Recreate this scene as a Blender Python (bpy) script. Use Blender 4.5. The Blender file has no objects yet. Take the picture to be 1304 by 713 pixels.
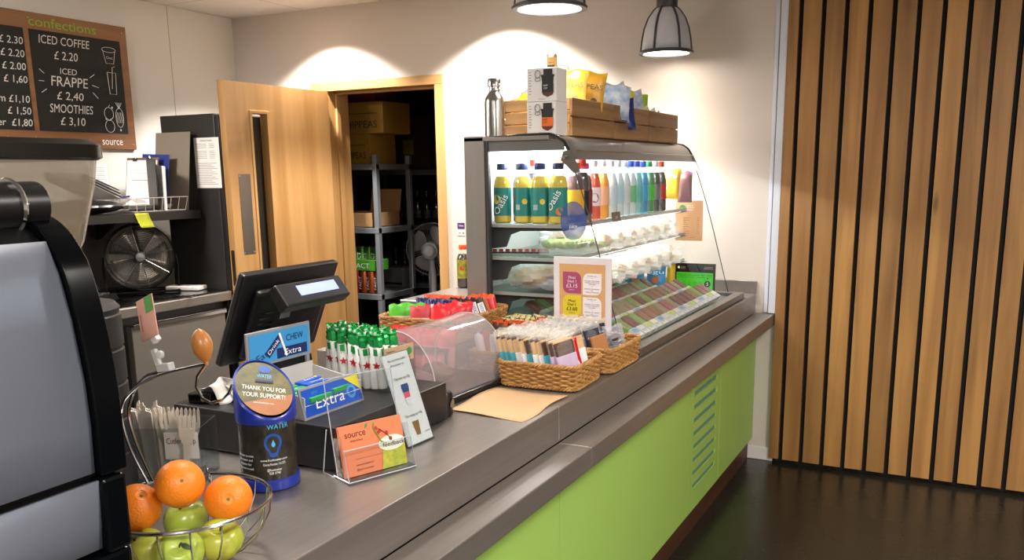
import bpy, bmesh, math, random
from mathutils import Matrix, Vector
random.seed(7)
PI = math.pi
sc = bpy.context.scene
COL = sc.collection

# ------------------------------------------------------------------ colours and materials
def lin(h):
    h = h.lstrip('#')
    o = []
    for i in (0, 2, 4):
        c = int(h[i:i+2], 16) / 255
        o.append(c / 12.92 if c <= .04045 else ((c + .055) / 1.055) ** 2.4)
    return (o[0], o[1], o[2], 1)

MATS = {}
def mat(name, col, rough=.5, metal=0.0, var=0.0, vscale=8.0, bump=0.0, bscale=60.0, spec=.5, emit=0.0,
        stretch=None, coat=0.0, alpha_t=0.0, col2=None, sss=0.0, rvar=0.0):
    if name in MATS: return MATS[name]
    m = bpy.data.materials.new(name); m.use_nodes = True
    nt = m.node_tree; N = nt.nodes; L = nt.links
    b = N['Principled BSDF']
    c = lin(col)
    b.inputs['Base Color'].default_value = c
    b.inputs['Roughness'].default_value = rough
    b.inputs['Metallic'].default_value = metal
    b.inputs['Specular IOR Level'].default_value = spec
    if coat: b.inputs['Coat Weight'].default_value = coat; b.inputs['Coat Roughness'].default_value = .08
    if sss:
        b.inputs['Subsurface Weight'].default_value = sss; b.inputs['Subsurface Scale'].default_value = .01
    if emit:
        b.inputs['Emission Color'].default_value = c; b.inputs['Emission Strength'].default_value = emit
    if var or bump or rvar:
        tc = N.new('ShaderNodeTexCoord'); mp = N.new('ShaderNodeMapping')
        L.new(tc.outputs['Object'], mp.inputs['Vector'])
        if stretch: mp.inputs['Scale'].default_value = stretch
        if var:
            n = N.new('ShaderNodeTexNoise'); n.inputs['Scale'].default_value = vscale; n.inputs['Detail'].default_value = 5
            L.new(mp.outputs['Vector'], n.inputs['Vector'])
            r = N.new('ShaderNodeValToRGB')
            c2 = lin(col2) if col2 else tuple(x * (1 - var) for x in c[:3]) + (1,)
            r.color_ramp.elements[0].position = .3; r.color_ramp.elements[1].position = .7
            r.color_ramp.elements[0].color = c2; r.color_ramp.elements[1].color = c
            L.new(n.outputs['Fac'], r.inputs['Fac']); L.new(r.outputs['Color'], b.inputs['Base Color'])
        if rvar:
            n3 = N.new('ShaderNodeTexNoise'); n3.inputs['Scale'].default_value = 3.5; n3.inputs['Detail'].default_value = 6
            L.new(tc.outputs['Object'], n3.inputs['Vector'])
            mr = N.new('ShaderNodeMapRange'); mr.inputs['To Min'].default_value = rough - rvar; mr.inputs['To Max'].default_value = rough + rvar
            L.new(n3.outputs['Fac'], mr.inputs['Value']); L.new(mr.outputs['Result'], b.inputs['Roughness'])
        if bump:
            n2 = N.new('ShaderNodeTexNoise'); n2.inputs['Scale'].default_value = bscale; n2.inputs['Detail'].default_value = 3
            L.new(mp.outputs['Vector'], n2.inputs['Vector'])
            bp = N.new('ShaderNodeBump'); bp.inputs['Strength'].default_value = bump; bp.inputs['Distance'].default_value = .002
            L.new(n2.outputs['Fac'], bp.inputs['Height']); L.new(bp.outputs['Normal'], b.inputs['Normal'])
    MATS[name] = m
    return m

def clear(name, tint='#ffffff', gloss=.04, rough=.02, bump=0.0, bscale=40, power=.4):
    """thin clear sheet: see-through with a fresnel gloss"""
    if name in MATS: return MATS[name]
    m = bpy.data.materials.new(name); m.use_nodes = True
    nt = m.node_tree; N = nt.nodes; L = nt.links
    N.remove(N['Principled BSDF']); out = N['Material Output']
    t = N.new('ShaderNodeBsdfTransparent'); t.inputs['Color'].default_value = lin(tint)
    g = N.new('ShaderNodeBsdfGlossy'); g.inputs['Roughness'].default_value = rough
    lw = N.new('ShaderNodeLayerWeight'); lw.inputs['Blend'].default_value = .5
    pw = N.new('ShaderNodeMath'); pw.operation = 'POWER'; pw.inputs[1].default_value = 3.5; L.new(lw.outputs['Facing'], pw.inputs[0])
    ad = N.new('ShaderNodeMath'); ad.operation = 'MULTIPLY_ADD'; ad.inputs[1].default_value = power; ad.inputs[2].default_value = gloss; ad.use_clamp = True
    L.new(pw.outputs[0], ad.inputs[0])
    mx = N.new('ShaderNodeMixShader'); L.new(ad.outputs[0], mx.inputs[0]); L.new(t.outputs[0], mx.inputs[1]); L.new(g.outputs[0], mx.inputs[2])
    if bump:
        tc = N.new('ShaderNodeTexCoord'); n = N.new('ShaderNodeTexNoise'); n.inputs['Scale'].default_value = bscale; n.inputs['Detail'].default_value = 2
        L.new(tc.outputs['Object'], n.inputs['Vector'])
        bp = N.new('ShaderNodeBump'); bp.inputs['Strength'].default_value = bump; bp.inputs['Distance'].default_value = .01
        L.new(n.outputs['Fac'], bp.inputs['Height']); L.new(bp.outputs['Normal'], g.inputs['Normal']); L.new(bp.outputs['Normal'], lw.inputs['Normal'])
    L.new(mx.outputs[0], out.inputs['Surface'])
    MATS[name] = m
    return m

def film(name, col, opacity=.25, rough=.15, bump=.8, bscale=60):
    """thin translucent plastic: part see-through, part milky gloss"""
    if name in MATS: return MATS[name]
    m = bpy.data.materials.new(name); m.use_nodes = True
    nt = m.node_tree; N = nt.nodes; L = nt.links
    b = N['Principled BSDF']; out = N['Material Output']
    b.inputs['Base Color'].default_value = lin(col); b.inputs['Roughness'].default_value = rough; b.inputs['Specular IOR Level'].default_value = .9
    t = N.new('ShaderNodeBsdfTransparent')
    mx = N.new('ShaderNodeMixShader'); mx.inputs[0].default_value = opacity
    tc = N.new('ShaderNodeTexCoord'); n = N.new('ShaderNodeTexNoise'); n.inputs['Scale'].default_value = bscale; n.inputs['Detail'].default_value = 3
    L.new(tc.outputs['Object'], n.inputs['Vector'])
    bp = N.new('ShaderNodeBump'); bp.inputs['Strength'].default_value = bump; bp.inputs['Distance'].default_value = .01
    L.new(n.outputs['Fac'], bp.inputs['Height']); L.new(bp.outputs['Normal'], b.inputs['Normal'])
    L.new(t.outputs[0], mx.inputs[1]); L.new(b.outputs[0], mx.inputs[2]); L.new(mx.outputs[0], out.inputs['Surface'])
    MATS[name] = m
    return m

def wood(name, c1, c2, axis='Z', scale=1.0, rough=.5, pitch=None, knots=False, pax='X'):
    if name in MATS: return MATS[name]
    m = bpy.data.materials.new(name); m.use_nodes = True
    nt = m.node_tree; N = nt.nodes; L = nt.links
    b = N['Principled BSDF']; b.inputs['Roughness'].default_value = rough
    tc = N.new('ShaderNodeTexCoord'); mp = N.new('ShaderNodeMapping')
    s = [14 * scale] * 3; s['XYZ'.index(axis)] = .9 * scale
    mp.inputs['Scale'].default_value = s
    vec = tc.outputs['Object']
    if pitch:
        sep = N.new('ShaderNodeSeparateXYZ'); L.new(vec, sep.inputs[0])
        d = N.new('ShaderNodeMath'); d.operation = 'DIVIDE'; d.inputs[1].default_value = pitch[0]; 
        a = N.new('ShaderNodeMath'); a.operation = 'SUBTRACT'; a.inputs[1].default_value = pitch[1]
        L.new(sep.outputs[pax], a.inputs[0]); L.new(a.outputs[0], d.inputs[0])
        fl = N.new('ShaderNodeMath'); fl.operation = 'FLOOR'; L.new(d.outputs[0], fl.inputs[0])
        wn = N.new('ShaderNodeTexWhiteNoise'); wn.noise_dimensions = '1D'; L.new(fl.outputs[0], wn.inputs['W'])
        sc3 = N.new('ShaderNodeVectorMath'); sc3.operation = 'SCALE'; sc3.inputs['Scale'].default_value = 7
        L.new(wn.outputs['Color'], sc3.inputs[0])
        ad = N.new('ShaderNodeVectorMath'); L.new(vec, ad.inputs[0]); L.new(sc3.outputs[0], ad.inputs[1])
        vec = ad.outputs[0]
    L.new(vec, mp.inputs['Vector'])
    n = N.new('ShaderNodeTexNoise'); n.inputs['Scale'].default_value = 1.6; n.inputs['Detail'].default_value = 8; n.inputs['Distortion'].default_value = .6
    L.new(mp.outputs['Vector'], n.inputs['Vector'])
    r = N.new('ShaderNodeValToRGB'); r.color_ramp.elements[0].position = .32; r.color_ramp.elements[1].position = .68
    r.color_ramp.elements[0].color = lin(c1); r.color_ramp.elements[1].color = lin(c2)
    L.new(n.outputs['Fac'], r.inputs['Fac'])
    col = r.outputs['Color']
    def mul(col, fac):
        mx = N.new('ShaderNodeMix'); mx.data_type = 'RGBA'; mx.blend_type = 'MULTIPLY'; mx.inputs['Factor'].default_value = 1
        L.new(col, mx.inputs['A']); L.new(fac, mx.inputs['B']); return mx.outputs['Result']
    if pitch:
        mr = N.new('ShaderNodeMapRange'); mr.inputs['To Min'].default_value = .8; mr.inputs['To Max'].default_value = 1.1
        L.new(wn.outputs['Value'], mr.inputs['Value']); col = mul(col, mr.outputs[0])
    if knots:
        v = N.new('ShaderNodeTexVoronoi'); v.inputs['Scale'].default_value = 1.0
        m2 = N.new('ShaderNodeMapping'); s2 = [5.0] * 3; s2['XYZ'.index(axis)] = 1.3; m2.inputs['Scale'].default_value = s2
        L.new(vec, m2.inputs['Vector']); L.new(m2.outputs[0], v.inputs['Vector'])
        mr2 = N.new('ShaderNodeMapRange'); mr2.inputs['From Min'].default_value = .03; mr2.inputs['From Max'].default_value = .09
        mr2.inputs['To Min'].default_value = .35; mr2.inputs['To Max'].default_value = 1
        L.new(v.outputs['Distance'], mr2.inputs['Value']); col = mul(col, mr2.outputs[0])
    L.new(col, b.inputs['Base Color'])
    bp = N.new('ShaderNodeBump'); bp.inputs['Strength'].default_value = .15; bp.inputs['Distance'].default_value = .002
    L.new(n.outputs['Fac'], bp.inputs['Height']); L.new(bp.outputs['Normal'], b.inputs['Normal'])
    MATS[name] = m
    return m

# ------------------------------------------------------------------ mesh builder
def T(x, y, z): return Matrix.Translation((x, y, z))
def RX(a): return Matrix.Rotation(math.radians(a), 4, 'X')
def RY(a): return Matrix.Rotation(math.radians(a), 4, 'Y')
def RZ(a): return Matrix.Rotation(math.radians(a), 4, 'Z')
def SC(x, y, z): return Matrix.Diagonal((x, y, z, 1))
def FR(o, x, y):
    """frame with origin o, plane axes x and y; z is their normal"""
    x = Vector(x).normalized(); y = Vector(y); y = (y - x * x.dot(y)).normalized(); z = x.cross(y)
    m = Matrix.Identity(4)
    for i in range(3): m[i][0] = x[i]; m[i][1] = y[i]; m[i][2] = z[i]; m[i][3] = o[i]
    return m

TEXTC = {}
def text_mesh(s):
    if s in TEXTC: return TEXTC[s]
    cu = bpy.data.curves.new('lettering', 'FONT'); cu.body = s; cu.size = 1; cu.resolution_u = 3
    ob = bpy.data.objects.new('lettering', cu); COL.objects.link(ob)
    me = bpy.data.meshes.new_from_object(ob)
    vs = [tuple(v.co) for v in me.vertices]; fs = [tuple(p.vertices) for p in me.polygons]
    bpy.data.objects.remove(ob); bpy.data.curves.remove(cu); bpy.data.meshes.remove(me)
    TEXTC[s] = (vs, fs)
    return TEXTC[s]

class MB:
    def __init__(self): self.v = []; self.f = []; self.mi = []; self.sm = []; self.mats = []; self.M = Matrix.Identity(4)
    def add(self, vs, fs, m, X=None, smooth=False):
        if m not in self.mats: self.mats.append(m)
        k = self.mats.index(m); n = len(self.v)
        A = self.M @ X if X is not None else self.M
        for p in vs: self.v.append(tuple(A @ Vector(p)))
        for f in fs:
            self.f.append(tuple(i + n for i in f)); self.mi.append(k); self.sm.append(smooth)
        return self
    def box(self, c, s, m, X=None, top=None):
        """box centred at c with size s; top = scale of the upper face"""
        x, y, z = s[0] / 2, s[1] / 2, s[2] / 2; t = top or (1, 1)
        if not isinstance(t, tuple): t = (t, t)
        vs = [(c[0] + a * x * (t[0] if d > 0 else 1), c[1] + b * y * (t[1] if d > 0 else 1), c[2] + d * z) for d in (-1, 1) for b in (-1, 1) for a in (-1, 1)]
        fs = [(0, 2, 3, 1), (4, 5, 7, 6), (0, 1, 5, 4), (2, 6, 7, 3), (0, 4, 6, 2), (1, 3, 7, 5)]
        return self.add(vs, fs, m, X)
    def bb(self, a, b, m, X=None):
        return self.box([(a[i] + b[i]) / 2 for i in range(3)], [abs(b[i] - a[i]) for i in range(3)], m, X)
    def lathe(self, prof, m, n=24, X=None, smooth=True, sx=1, sy=1):
        vs = []; fs = []
        for r, z in prof:
            for k in range(n):
                a = 2 * PI * k / n; vs.append((r * math.cos(a) * sx, r * math.sin(a) * sy, z))
        for i in range(len(prof) - 1):
            for k in range(n):
                fs.append((i * n + k, i * n + (k + 1) % n, (i + 1) * n + (k + 1) % n, (i + 1) * n + k))
        if prof[0][0] > 1e-5: fs.append(tuple(range(n))[::-1])
        if prof[-1][0] > 1e-5: fs.append(tuple((len(prof) - 1) * n + k for k in range(n)))
        return self.add(vs, fs, m, X, smooth)
    def open_lathe(self, prof, m, n=24, X=None, a0=0, a1=360):
        vs = []; fs = []; full = abs(a1 - a0) >= 360; q = n if full else n + 1
        for r, z in prof:
            for k in range(q):
                a = math.radians(a0 + (a1 - a0) * k / n); vs.append((r * math.cos(a), r * math.sin(a), z))
        for i in range(len(prof) - 1):
            for k in range(n):
                k2 = (k + 1) % q
                fs.append((i * q + k, i * q + k2, (i + 1) * q + k2, (i + 1) * q + k))
        return self.add(vs, fs, m, X, True)
    def tube(self, pts, r, m, n=8, closed=False, X=None, cap=True):
        pts = [Vector(p) for p in pts]; N = len(pts); vs = []; fs = []
        rs = r if isinstance(r, (list, tuple)) else [r] * N
        up = None
        for i, p in enumerate(pts):
            if closed: t = pts[(i + 1) % N] - pts[i - 1]
            else: t = pts[min(i + 1, N - 1)] - pts[max(i - 1, 0)]
            if t.length < 1e-9: t = Vector((0, 0, 1))
            t.normalize()
            if up is None:
                up = Vector((0, 0, 1)) if abs(t.z) < .9 else Vector((1, 0, 0))
            u = up - t * up.dot(t)
            if u.length < 1e-6: u = t.orthogonal()
            u.normalize(); up = u; w = t.cross(u)
            for k in range(n):
                a = 2 * PI * k / n; vs.append(tuple(p + (u * math.cos(a) + w * math.sin(a)) * rs[i]))
        for i in range(N if closed else N - 1):
            j = (i + 1) % N
            for k in range(n): fs.append((i * n + k, i * n + (k + 1) % n, j * n + (k + 1) % n, j * n + k))
        if not closed and cap: fs.append(tuple(range(n))[::-1]); fs.append(tuple((N - 1) * n + k for k in range(n)))
        return self.add(vs, fs, m, X, True)
    def prism(self, poly, z0, z1, m, X=None, smooth=False):
        n = len(poly); vs = [(p[0], p[1], z0) for p in poly] + [(p[0], p[1], z1) for p in poly]
        fs = [tuple(range(n))[::-1], tuple(range(n, 2 * n))] + [(i, (i + 1) % n, n + (i + 1) % n, n + i) for i in range(n)]
        return self.add(vs, fs, m, X, smooth)
    def grid(self, fn, nu, nv, m, X=None, smooth=True, mf=None, mats=None):
        vs = [fn(i / nu, j / nv) for j in range(nv + 1) for i in range(nu + 1)]
        if mf is None:
            fs = [(j * (nu + 1) + i, j * (nu + 1) + i + 1, (j + 1) * (nu + 1) + i + 1, (j + 1) * (nu + 1) + i) for j in range(nv) for i in range(nu)]
            return self.add(vs, fs, m, X, smooth)
        groups = {}
        for j in range(nv):
            for i in range(nu):
                groups.setdefault(mf((i + .5) / nu, (j + .5) / nv), []).append((j * (nu + 1) + i, j * (nu + 1) + i + 1, (j + 1) * (nu + 1) + i + 1, (j + 1) * (nu + 1) + i))
        for k, fs in groups.items(): self.add(vs, fs, mats[k], X, smooth)
        return self
    def text(self, s, size, X, m, align='C', w=None, lift=.0006, shear=0, wx=1.0):
        vs, fs = text_mesh(s)
        if not vs: return self
        x0 = min(v[0] for v in vs); x1 = max(v[0] for v in vs)
        k = size * wx
        if w: k = w / (x1 - x0)
        off = {'C': (x0 + x1) / 2, 'L': x0, 'R': x1}[align]
        self.add([((v[0] - off) * k + shear * v[1] * size, v[1] * size, lift) for v in vs], fs, m, X)
        return self
    def disc(self, r, X, m, lift=.0005, n=24, sx=1, sy=1):
        self.add([(r * sx * math.cos(2 * PI * k / n), r * sy * math.sin(2 * PI * k / n), lift) for k in range(n)], [tuple(range(n))], m, X); return self
    def rect(self, x0, y0, x1, y1, X, m, lift=.0005):
        self.add([(x0, y0, lift), (x1, y0, lift), (x1, y1, lift), (x0, y1, lift)], [(0, 1, 2, 3)], m, X); return self
    def poly(self, pts, X, m, lift=.0005):
        self.add([(p[0], p[1], lift) for p in pts], [tuple(range(len(pts)))], m, X); return self
    def obj(self, name, parent=None, bevel=0, sharp=35, subsurf=0, solid=0, loc=None):
        me = bpy.data.meshes.new(name); me.from_pydata(self.v, [], self.f)
        for m in self.mats: me.materials.append(m)
        for p, k, s in zip(me.polygons, self.mi, self.sm): p.material_index = k; p.use_smooth = s
        me.update()
        if any(self.sm): me.set_sharp_from_angle(angle=math.radians(sharp))
        o = bpy.data.objects.new(name, me); COL.objects.link(o)
        if parent: o.parent = parent
        if loc: o.location = loc
        if solid:
            md = o.modifiers.new('thickness', 'SOLIDIFY'); md.thickness = solid; md.offset = 0
        if bevel:
            md = o.modifiers.new('bevel', 'BEVEL'); md.width = bevel; md.segments = 2; md.limit_method = 'ANGLE'; md.angle_limit = math.radians(40)
        if subsurf:
            md = o.modifiers.new('smooth', 'SUBSURF'); md.levels = subsurf; md.render_levels = subsurf
        return o

def thing(name, label, cat, loc=(0, 0, 0), rot=(0, 0, 0), group=None):
    o = bpy.data.objects.new(name, None); COL.objects.link(o)
    o.empty_display_size = .05
    o.location = loc; o.rotation_euler = [math.radians(a) for a in (rot if isinstance(rot, tuple) else (0, 0, rot))]
    return tag(o, label, cat, group)
def tag(o, label, cat, group=None):
    o['label'] = label; o['category'] = cat
    if group: o['group'] = group
    return o
def place(o, loc, rot=(0, 0, 0)):
    o.location = loc; o.rotation_euler = [math.radians(a) for a in (rot if isinstance(rot, tuple) else (0, 0, rot))]; return o
def struct(o): o['kind'] = 'structure'; return o
KIDS = {}
def dup(root, label=None, loc=None, rot=None, group=None, scale=None):
    r = root.copy(); COL.objects.link(r)
    if label: r['label'] = label
    if group: r['group'] = group
    if loc is not None: r.location = loc
    if rot is not None: r.rotation_euler = [math.radians(a) for a in (rot if isinstance(rot, tuple) else (0, 0, rot))]
    if scale is not None: r.scale = scale
    for ch in list(root.children):
        c = ch.copy(); COL.objects.link(c); c.parent = r
        for g in list(ch.children):
            d = g.copy(); COL.objects.link(d); d.parent = c
    return r
ORD = ['first', 'second', 'third', 'fourth', 'fifth', 'sixth', 'seventh', 'eighth', 'ninth', 'tenth', 'eleventh', 'twelfth', 'thirteenth', 'fourteenth', 'fifteenth', 'sixteenth']

# common materials
STEEL = mat('brushed_steel', '#9b958f', .34, .72, var=.12, vscale=3, stretch=(30, .8, 30), bump=.05, bscale=12, rvar=.08)
STEELD = mat('dark_steel', '#7d7873', .34, .7, var=.1, vscale=3, stretch=(2, 2, 20), bump=.04, bscale=20, rvar=.06)
CHROME = mat('chrome', '#cfcfd2', .12, 1)
BLACK = mat('black_plastic', '#0b0b0c', .38, bump=.04, bscale=400)
BLACKG = mat('gloss_black', '#06070a', .08, coat=.6)
WHITE = mat('white_plastic', '#e6e6e4', .4)
PAPER = mat('white_paper', '#e9e6e2', .8, bump=.05, bscale=90)
INK = mat('black_ink', '#1b1b1d', .6)
GREY = mat('grey_print', '#8a8a8a', .6)
GLASS = clear('clear_glass', '#fbfdfc', .008, power=.22)
ACRYL = clear('clear_acrylic', '#f2f6f8', .05)
CARDB = mat('cardboard', '#a9835a', .8, var=.1, vscale=20)
WHITEINK = mat('white_ink', '#eeeeee', .6)
# ------------------------------------------------------------------ camera
cam_d = bpy.data.cameras.new('camera'); cam = bpy.data.objects.new('camera', cam_d); COL.objects.link(cam); sc.camera = cam
Rm = [[0.89111924, 0.45361853, -0.01169344], [0.07935519, -0.1811597, -0.98024686], [-0.44677652, 0.8725889, -0.19743188]]
cam.matrix_world = Matrix(((Rm[0][0], -Rm[1][0], -Rm[2][0], 0), (Rm[0][1], -Rm[1][1], -Rm[2][1], 0), (Rm[0][2], -Rm[1][2], -Rm[2][2], 1.53), (0, 0, 0, 1)))
cam_d.sensor_width = 36; cam_d.lens = 1104.15 / 1304 * 36
cam_d.shift_x = (652 - 668.0) / 1304; cam_d.shift_y = (441.9 - 356.5) / 1304
cam_d.clip_start = .02

# ------------------------------------------------------------------ room shell
YW = 4.556; XL = -4.50; ZC = 2.556
wallm = mat('painted_wall', '#dcd9d1', .75, var=.03, vscale=2, bump=.05, bscale=200)
wallb = mat('painted_back_wall', '#c9c0b6', .75, var=.03, vscale=2, bump=.05, bscale=200)
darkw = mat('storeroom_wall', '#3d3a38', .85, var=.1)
floorm = mat('dark_vinyl_floor', '#25241e', .27, var=.25, vscale=3, bump=.05, bscale=300, rvar=.06, spec=.6)
def slab(name, a, b, m):
    return struct(MB().bb(a, b, m).obj(name))
slab('floor', (-4.7, -3.5, -.08), (4.0, 6.6, 0), floorm)
# ceiling with tile grid lines
cm = bpy.data.materials.new('ceiling_tile'); cm.use_nodes = True
nt = cm.node_tree; b_ = nt.nodes['Principled BSDF']; b_.inputs['Roughness'].default_value = .85
tc = nt.nodes.new('ShaderNodeTexCoord'); br = nt.nodes.new('ShaderNodeTexBrick')
br.offset = 0; br.inputs['Scale'].default_value = 1; br.inputs['Brick Width'].default_value = .6; br.inputs['Row Height'].default_value = .6
br.inputs['Mortar Size'].default_value = .004; br.inputs['Color1'].default_value = lin('#d9d2cb'); br.inputs['Color2'].default_value = lin('#d5cec7'); br.inputs['Mortar'].default_value = lin('#a39c95')
mp = nt.nodes.new('ShaderNodeMapping'); mp.inputs['Location'].default_value = (.28, .2, 0)
nt.links.new(tc.outputs['Object'], mp.inputs[0]); nt.links.new(mp.outputs[0], br.inputs['Vector']); nt.links.new(br.outputs['Color'], b_.inputs['Base Color'])
slab('ceiling', (-4.7, -3.5, ZC), (4.0, YW, ZC + .08), cm)
w = MB()
w.bb((-4.7, YW, 0), (-3.80, YW + .2, ZC + .08), wallb); w.bb((-2.87, YW, 0), (4.0, YW + .2, ZC + .08), wallb); w.bb((-3.80, YW, 2.08), (-2.87, YW + .2, ZC + .08), wallb)
struct(w.obj('wall_back'))
wl = MB().bb((-4.7, -3.5, 0), (XL, YW, ZC), wallm)
wl.bb((XL, 4.02, 0), (XL + .0015, 4.024, ZC), mat('joint_line', '#a9a49d', .8))
wl.bb((XL, 2.80, 0), (XL + .0015, 2.804, ZC), mat('joint_line', '#a9a49d', .8))
struct(wl.obj('wall_left'))
slab('wall_front', (-4.7, -3.7, 0), (4.0, -3.5, ZC + .08), wallm)
slab('wall_right', (4.0, -3.7, 0), (4.2, 6.6, ZC + .08), wallm)
# storeroom shell
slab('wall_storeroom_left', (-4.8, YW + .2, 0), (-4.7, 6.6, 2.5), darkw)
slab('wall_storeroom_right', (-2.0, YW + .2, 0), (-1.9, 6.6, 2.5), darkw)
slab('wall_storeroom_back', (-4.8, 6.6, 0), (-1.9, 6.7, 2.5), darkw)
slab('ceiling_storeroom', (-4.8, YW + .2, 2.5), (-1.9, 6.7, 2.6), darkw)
# door frame
oak = wood('oak_veneer', '#a57a45', '#bf9560', 'Z', .45, .42)
oakx = wood('oak_veneer_cross', '#a07440', '#ba8f58', 'X', .6, .42)
fr = MB()
fr.bb((-3.855, YW - .015, 0), (-3.72, YW + .2, 2.05), oak); fr.bb((-2.91, YW - .015, 0), (-2.852, YW + .2, 2.05), oak)
fr.bb((-3.855, YW - .015, 2.05), (-2.852, YW + .2, 2.107), oakx)
fr.bb((-3.72, YW + .06, 0), (-3.705, YW + .10, 2.05), oak); fr.bb((-2.925, YW + .06, 0), (-2.91, YW + .10, 2.05), oak); fr.bb((-3.72, YW + .06, 2.035), (-2.91, YW + .10, 2.05), oakx)
struct(fr.obj('trim_1', bevel=.003))
# trunking on wall beside the slats
tw = mat('white_trunking', '#c9cdd6', .35)
tr = MB(); tr.bb((-.925, YW - .012, .80), (-.905, YW, ZC), tw); tr.bb((-.898, YW - .03, .80), (-.862, YW, ZC), tw)
tr.bb((-.905, YW - .006, .80), (-.898, YW, ZC), mat('trunk_gap', '#5b5b5e', .6))
struct(tr.obj('trim_2', bevel=.002))
bbm = mat('white_gloss_board', '#d8d4d0', .3)
struct(MB().bb((-.99, YW - .018, 0), (-.845, YW, .072), bbm).obj('baseboard_back', bevel=.004))

# door leaf, open at a right angle to the wall, with slot window and push plate
def leaf():
    X0, X1, Y0, Y1, Z1 = -3.702, -3.658, 3.605, 4.478, 2.04
    m = MB()
    gy0, gy1, gz0, gz1 = 3.795, 3.925, .55, 1.88
    m.bb((X0, Y0, .01), (X1, gy0, Z1), oak); m.bb((X0, gy1, .01), (X1, Y1, Z1), oak)
    m.bb((X0, gy0, gz1), (X1, gy1, Z1), oak); m.bb((X0, gy0, .01), (X1, gy1, gz0), oak)
    d = struct(m.obj('door_1'))
    g = MB()
    for a, b in (((gy0 - .012, gz0 - .012), (gy0 + .006, gz1 + .012)), ((gy1 - .006, gz0 - .012), (gy1 + .012, gz1 + .012)), ((gy0, gz1 - .006), (gy1, gz1 + .012)), ((gy0, gz0 - .012), (gy1, gz0 + .006))):
        g.bb((X0 - .006, a[0], a[1]), (X1 + .006, b[0], b[1]), oak)
    g.obj('glazing_bead', d, bevel=.002)
    MB().bb((-3.684, gy0, gz0), (-3.678, gy1, gz1), GLASS).obj('glass_pane', d)
    p = MB().bb((X1, 3.668, 1.09), (X1 + .002, 3.757, 1.54), mat('push_plate', '#77736e', .4, 1))
    for y in (3.676, 3.749):
        for z in (1.10, 1.53): p.lathe([(0, .003), (.004, .0025), (.005, 0)], CHROME, 8, T(X1, y, z) @ RY(90))
    p.obj('push_plate', d)
    hi = MB()
    for z in (.25, 1.05, 1.8): hi.tube([(X0 + .02, Y1 + .006, z), (X0 + .02, Y1 + .006, z + .1)], .008, CHROME)
    hi.obj('hinge', d)
    MB().bb((X0 + .01, Y0 - .002, .92), (X1 - .01, Y0, 1.12), mat('lock_face', '#6a5a48', .4, 1)).obj('lock_plate', d)
leaf()

# slatted oak cladding on the right of the back wall
PIT = .1042
slm = wood('slat_oak', '#8a6034', '#b4854a', 'Z', .55, .5, pitch=(PIT, -.8125 + .011), knots=True)
black = mat('black_backing', '#050505', .8)
sw = struct(MB().bb((-.862, YW - .012, .004), (3.6, YW, ZC), black).obj('wall_slatted'))
sl = MB(); x = -.8125 - PIT
g0 = -.8125
sl.bb((-.861, YW - .036, .022), (g0, YW - .012, ZC), slm)
for i in range(41):
    a = g0 + .0215 + i * PIT; sl.bb((a, YW - .036, .022), (a + PIT - .0215, YW - .012, ZC), slm)
sl.obj('slats', sw, bevel=.0015)

# ------------------------------------------------------------------ service counter
green = mat('lime_laminate', '#98bd5c', .45, var=.04, vscale=1.5)
wt = STEEL
ct = thing('service_counter', 'long stainless steel serving counter with a stepped ledge and lime green front', 'counter', (-1.3, 1.5, 0))
def cpart(mb, name, **k):
    mb_o = mb.obj(name, None, **k); mb_o.parent = ct; mb_o.matrix_parent_inverse = Matrix.Translation((1.3, -1.5, 0)); return mb_o
XF = -.966
cpart(MB().prism([(-1.72, -1.2), (XF, -1.2), (XF, 2.09), (-1.72, 2.09)], .797, .897, wt), 'worktop', bevel=.003)
cpart(MB().prism([(-2.12, 2.45), (-1.72, 2.45), (-1.72, 2.0915), (XF, 2.0915), (XF, 4.54), (-2.12, 4.54)], .797, .897, wt), 'worktop', bevel=.003)
cpart(MB().bb((-.9655, -1.2, .738), (-.866, 2.082, .797), wt), 'ledge', bevel=.003)
cpart(MB().bb((-.9655, 2.0845, .738), (-.866, 4.54, .797), wt), 'ledge', bevel=.003)
cpart(MB().bb((-1.08, YW - .014, .897), (-.966, YW, .962), wt).bb((-2.1, YW - .014, .897), (-1.08, YW, .962), wt), 'upstand', bevel=.003)
GX = -.958
for a, b in ((-1.2, .82), (.823, 2.074), (2.077, 3.350), (3.836, 4.553)):
    cpart(MB().bb((GX - .018, a, .112), (GX, b, .738), green), 'front_panel', bevel=.0012)
vp = MB(); a, b = 3.356, 3.829
slots = [(.205 + i * .058) for i in range(8)]; s0, s1 = a + .05, b - .06
vp.bb((GX - .018, a, .112), (GX, s0, .738), green); vp.bb((GX - .018, s1, .112), (GX, b, .738), green)
prev = .112
for z in slots: vp.bb((GX - .018, s0, prev), (GX, s1, z), green); prev = z + .024
vp.bb((GX - .018, s0, prev), (GX, s1, .738), green)
v = cpart(vp, 'vent_panel')
gm = mat('vent_grey_green', '#5d8272', .6)
lv = MB()
for z in slots: lv.bb((GX - .017, s0 - .002, z - .001), (GX - .006, s1 + .002, z + .025), gm, )
lo = lv.obj('vent_slot'); lo.parent = v
cpart(MB().bb((-.99, -1.2, 0), (-.975, 4.53, .112), wood('dark_wood', '#2e1a10', '#4a2c1a', 'Y', .6)), 'kickboard')
cpart(MB().bb((-1.68, -1.2, .0), (-.991, 4.53, .79), mat('carcass', '#2b2a29', .6)), 'carcass')

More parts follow.
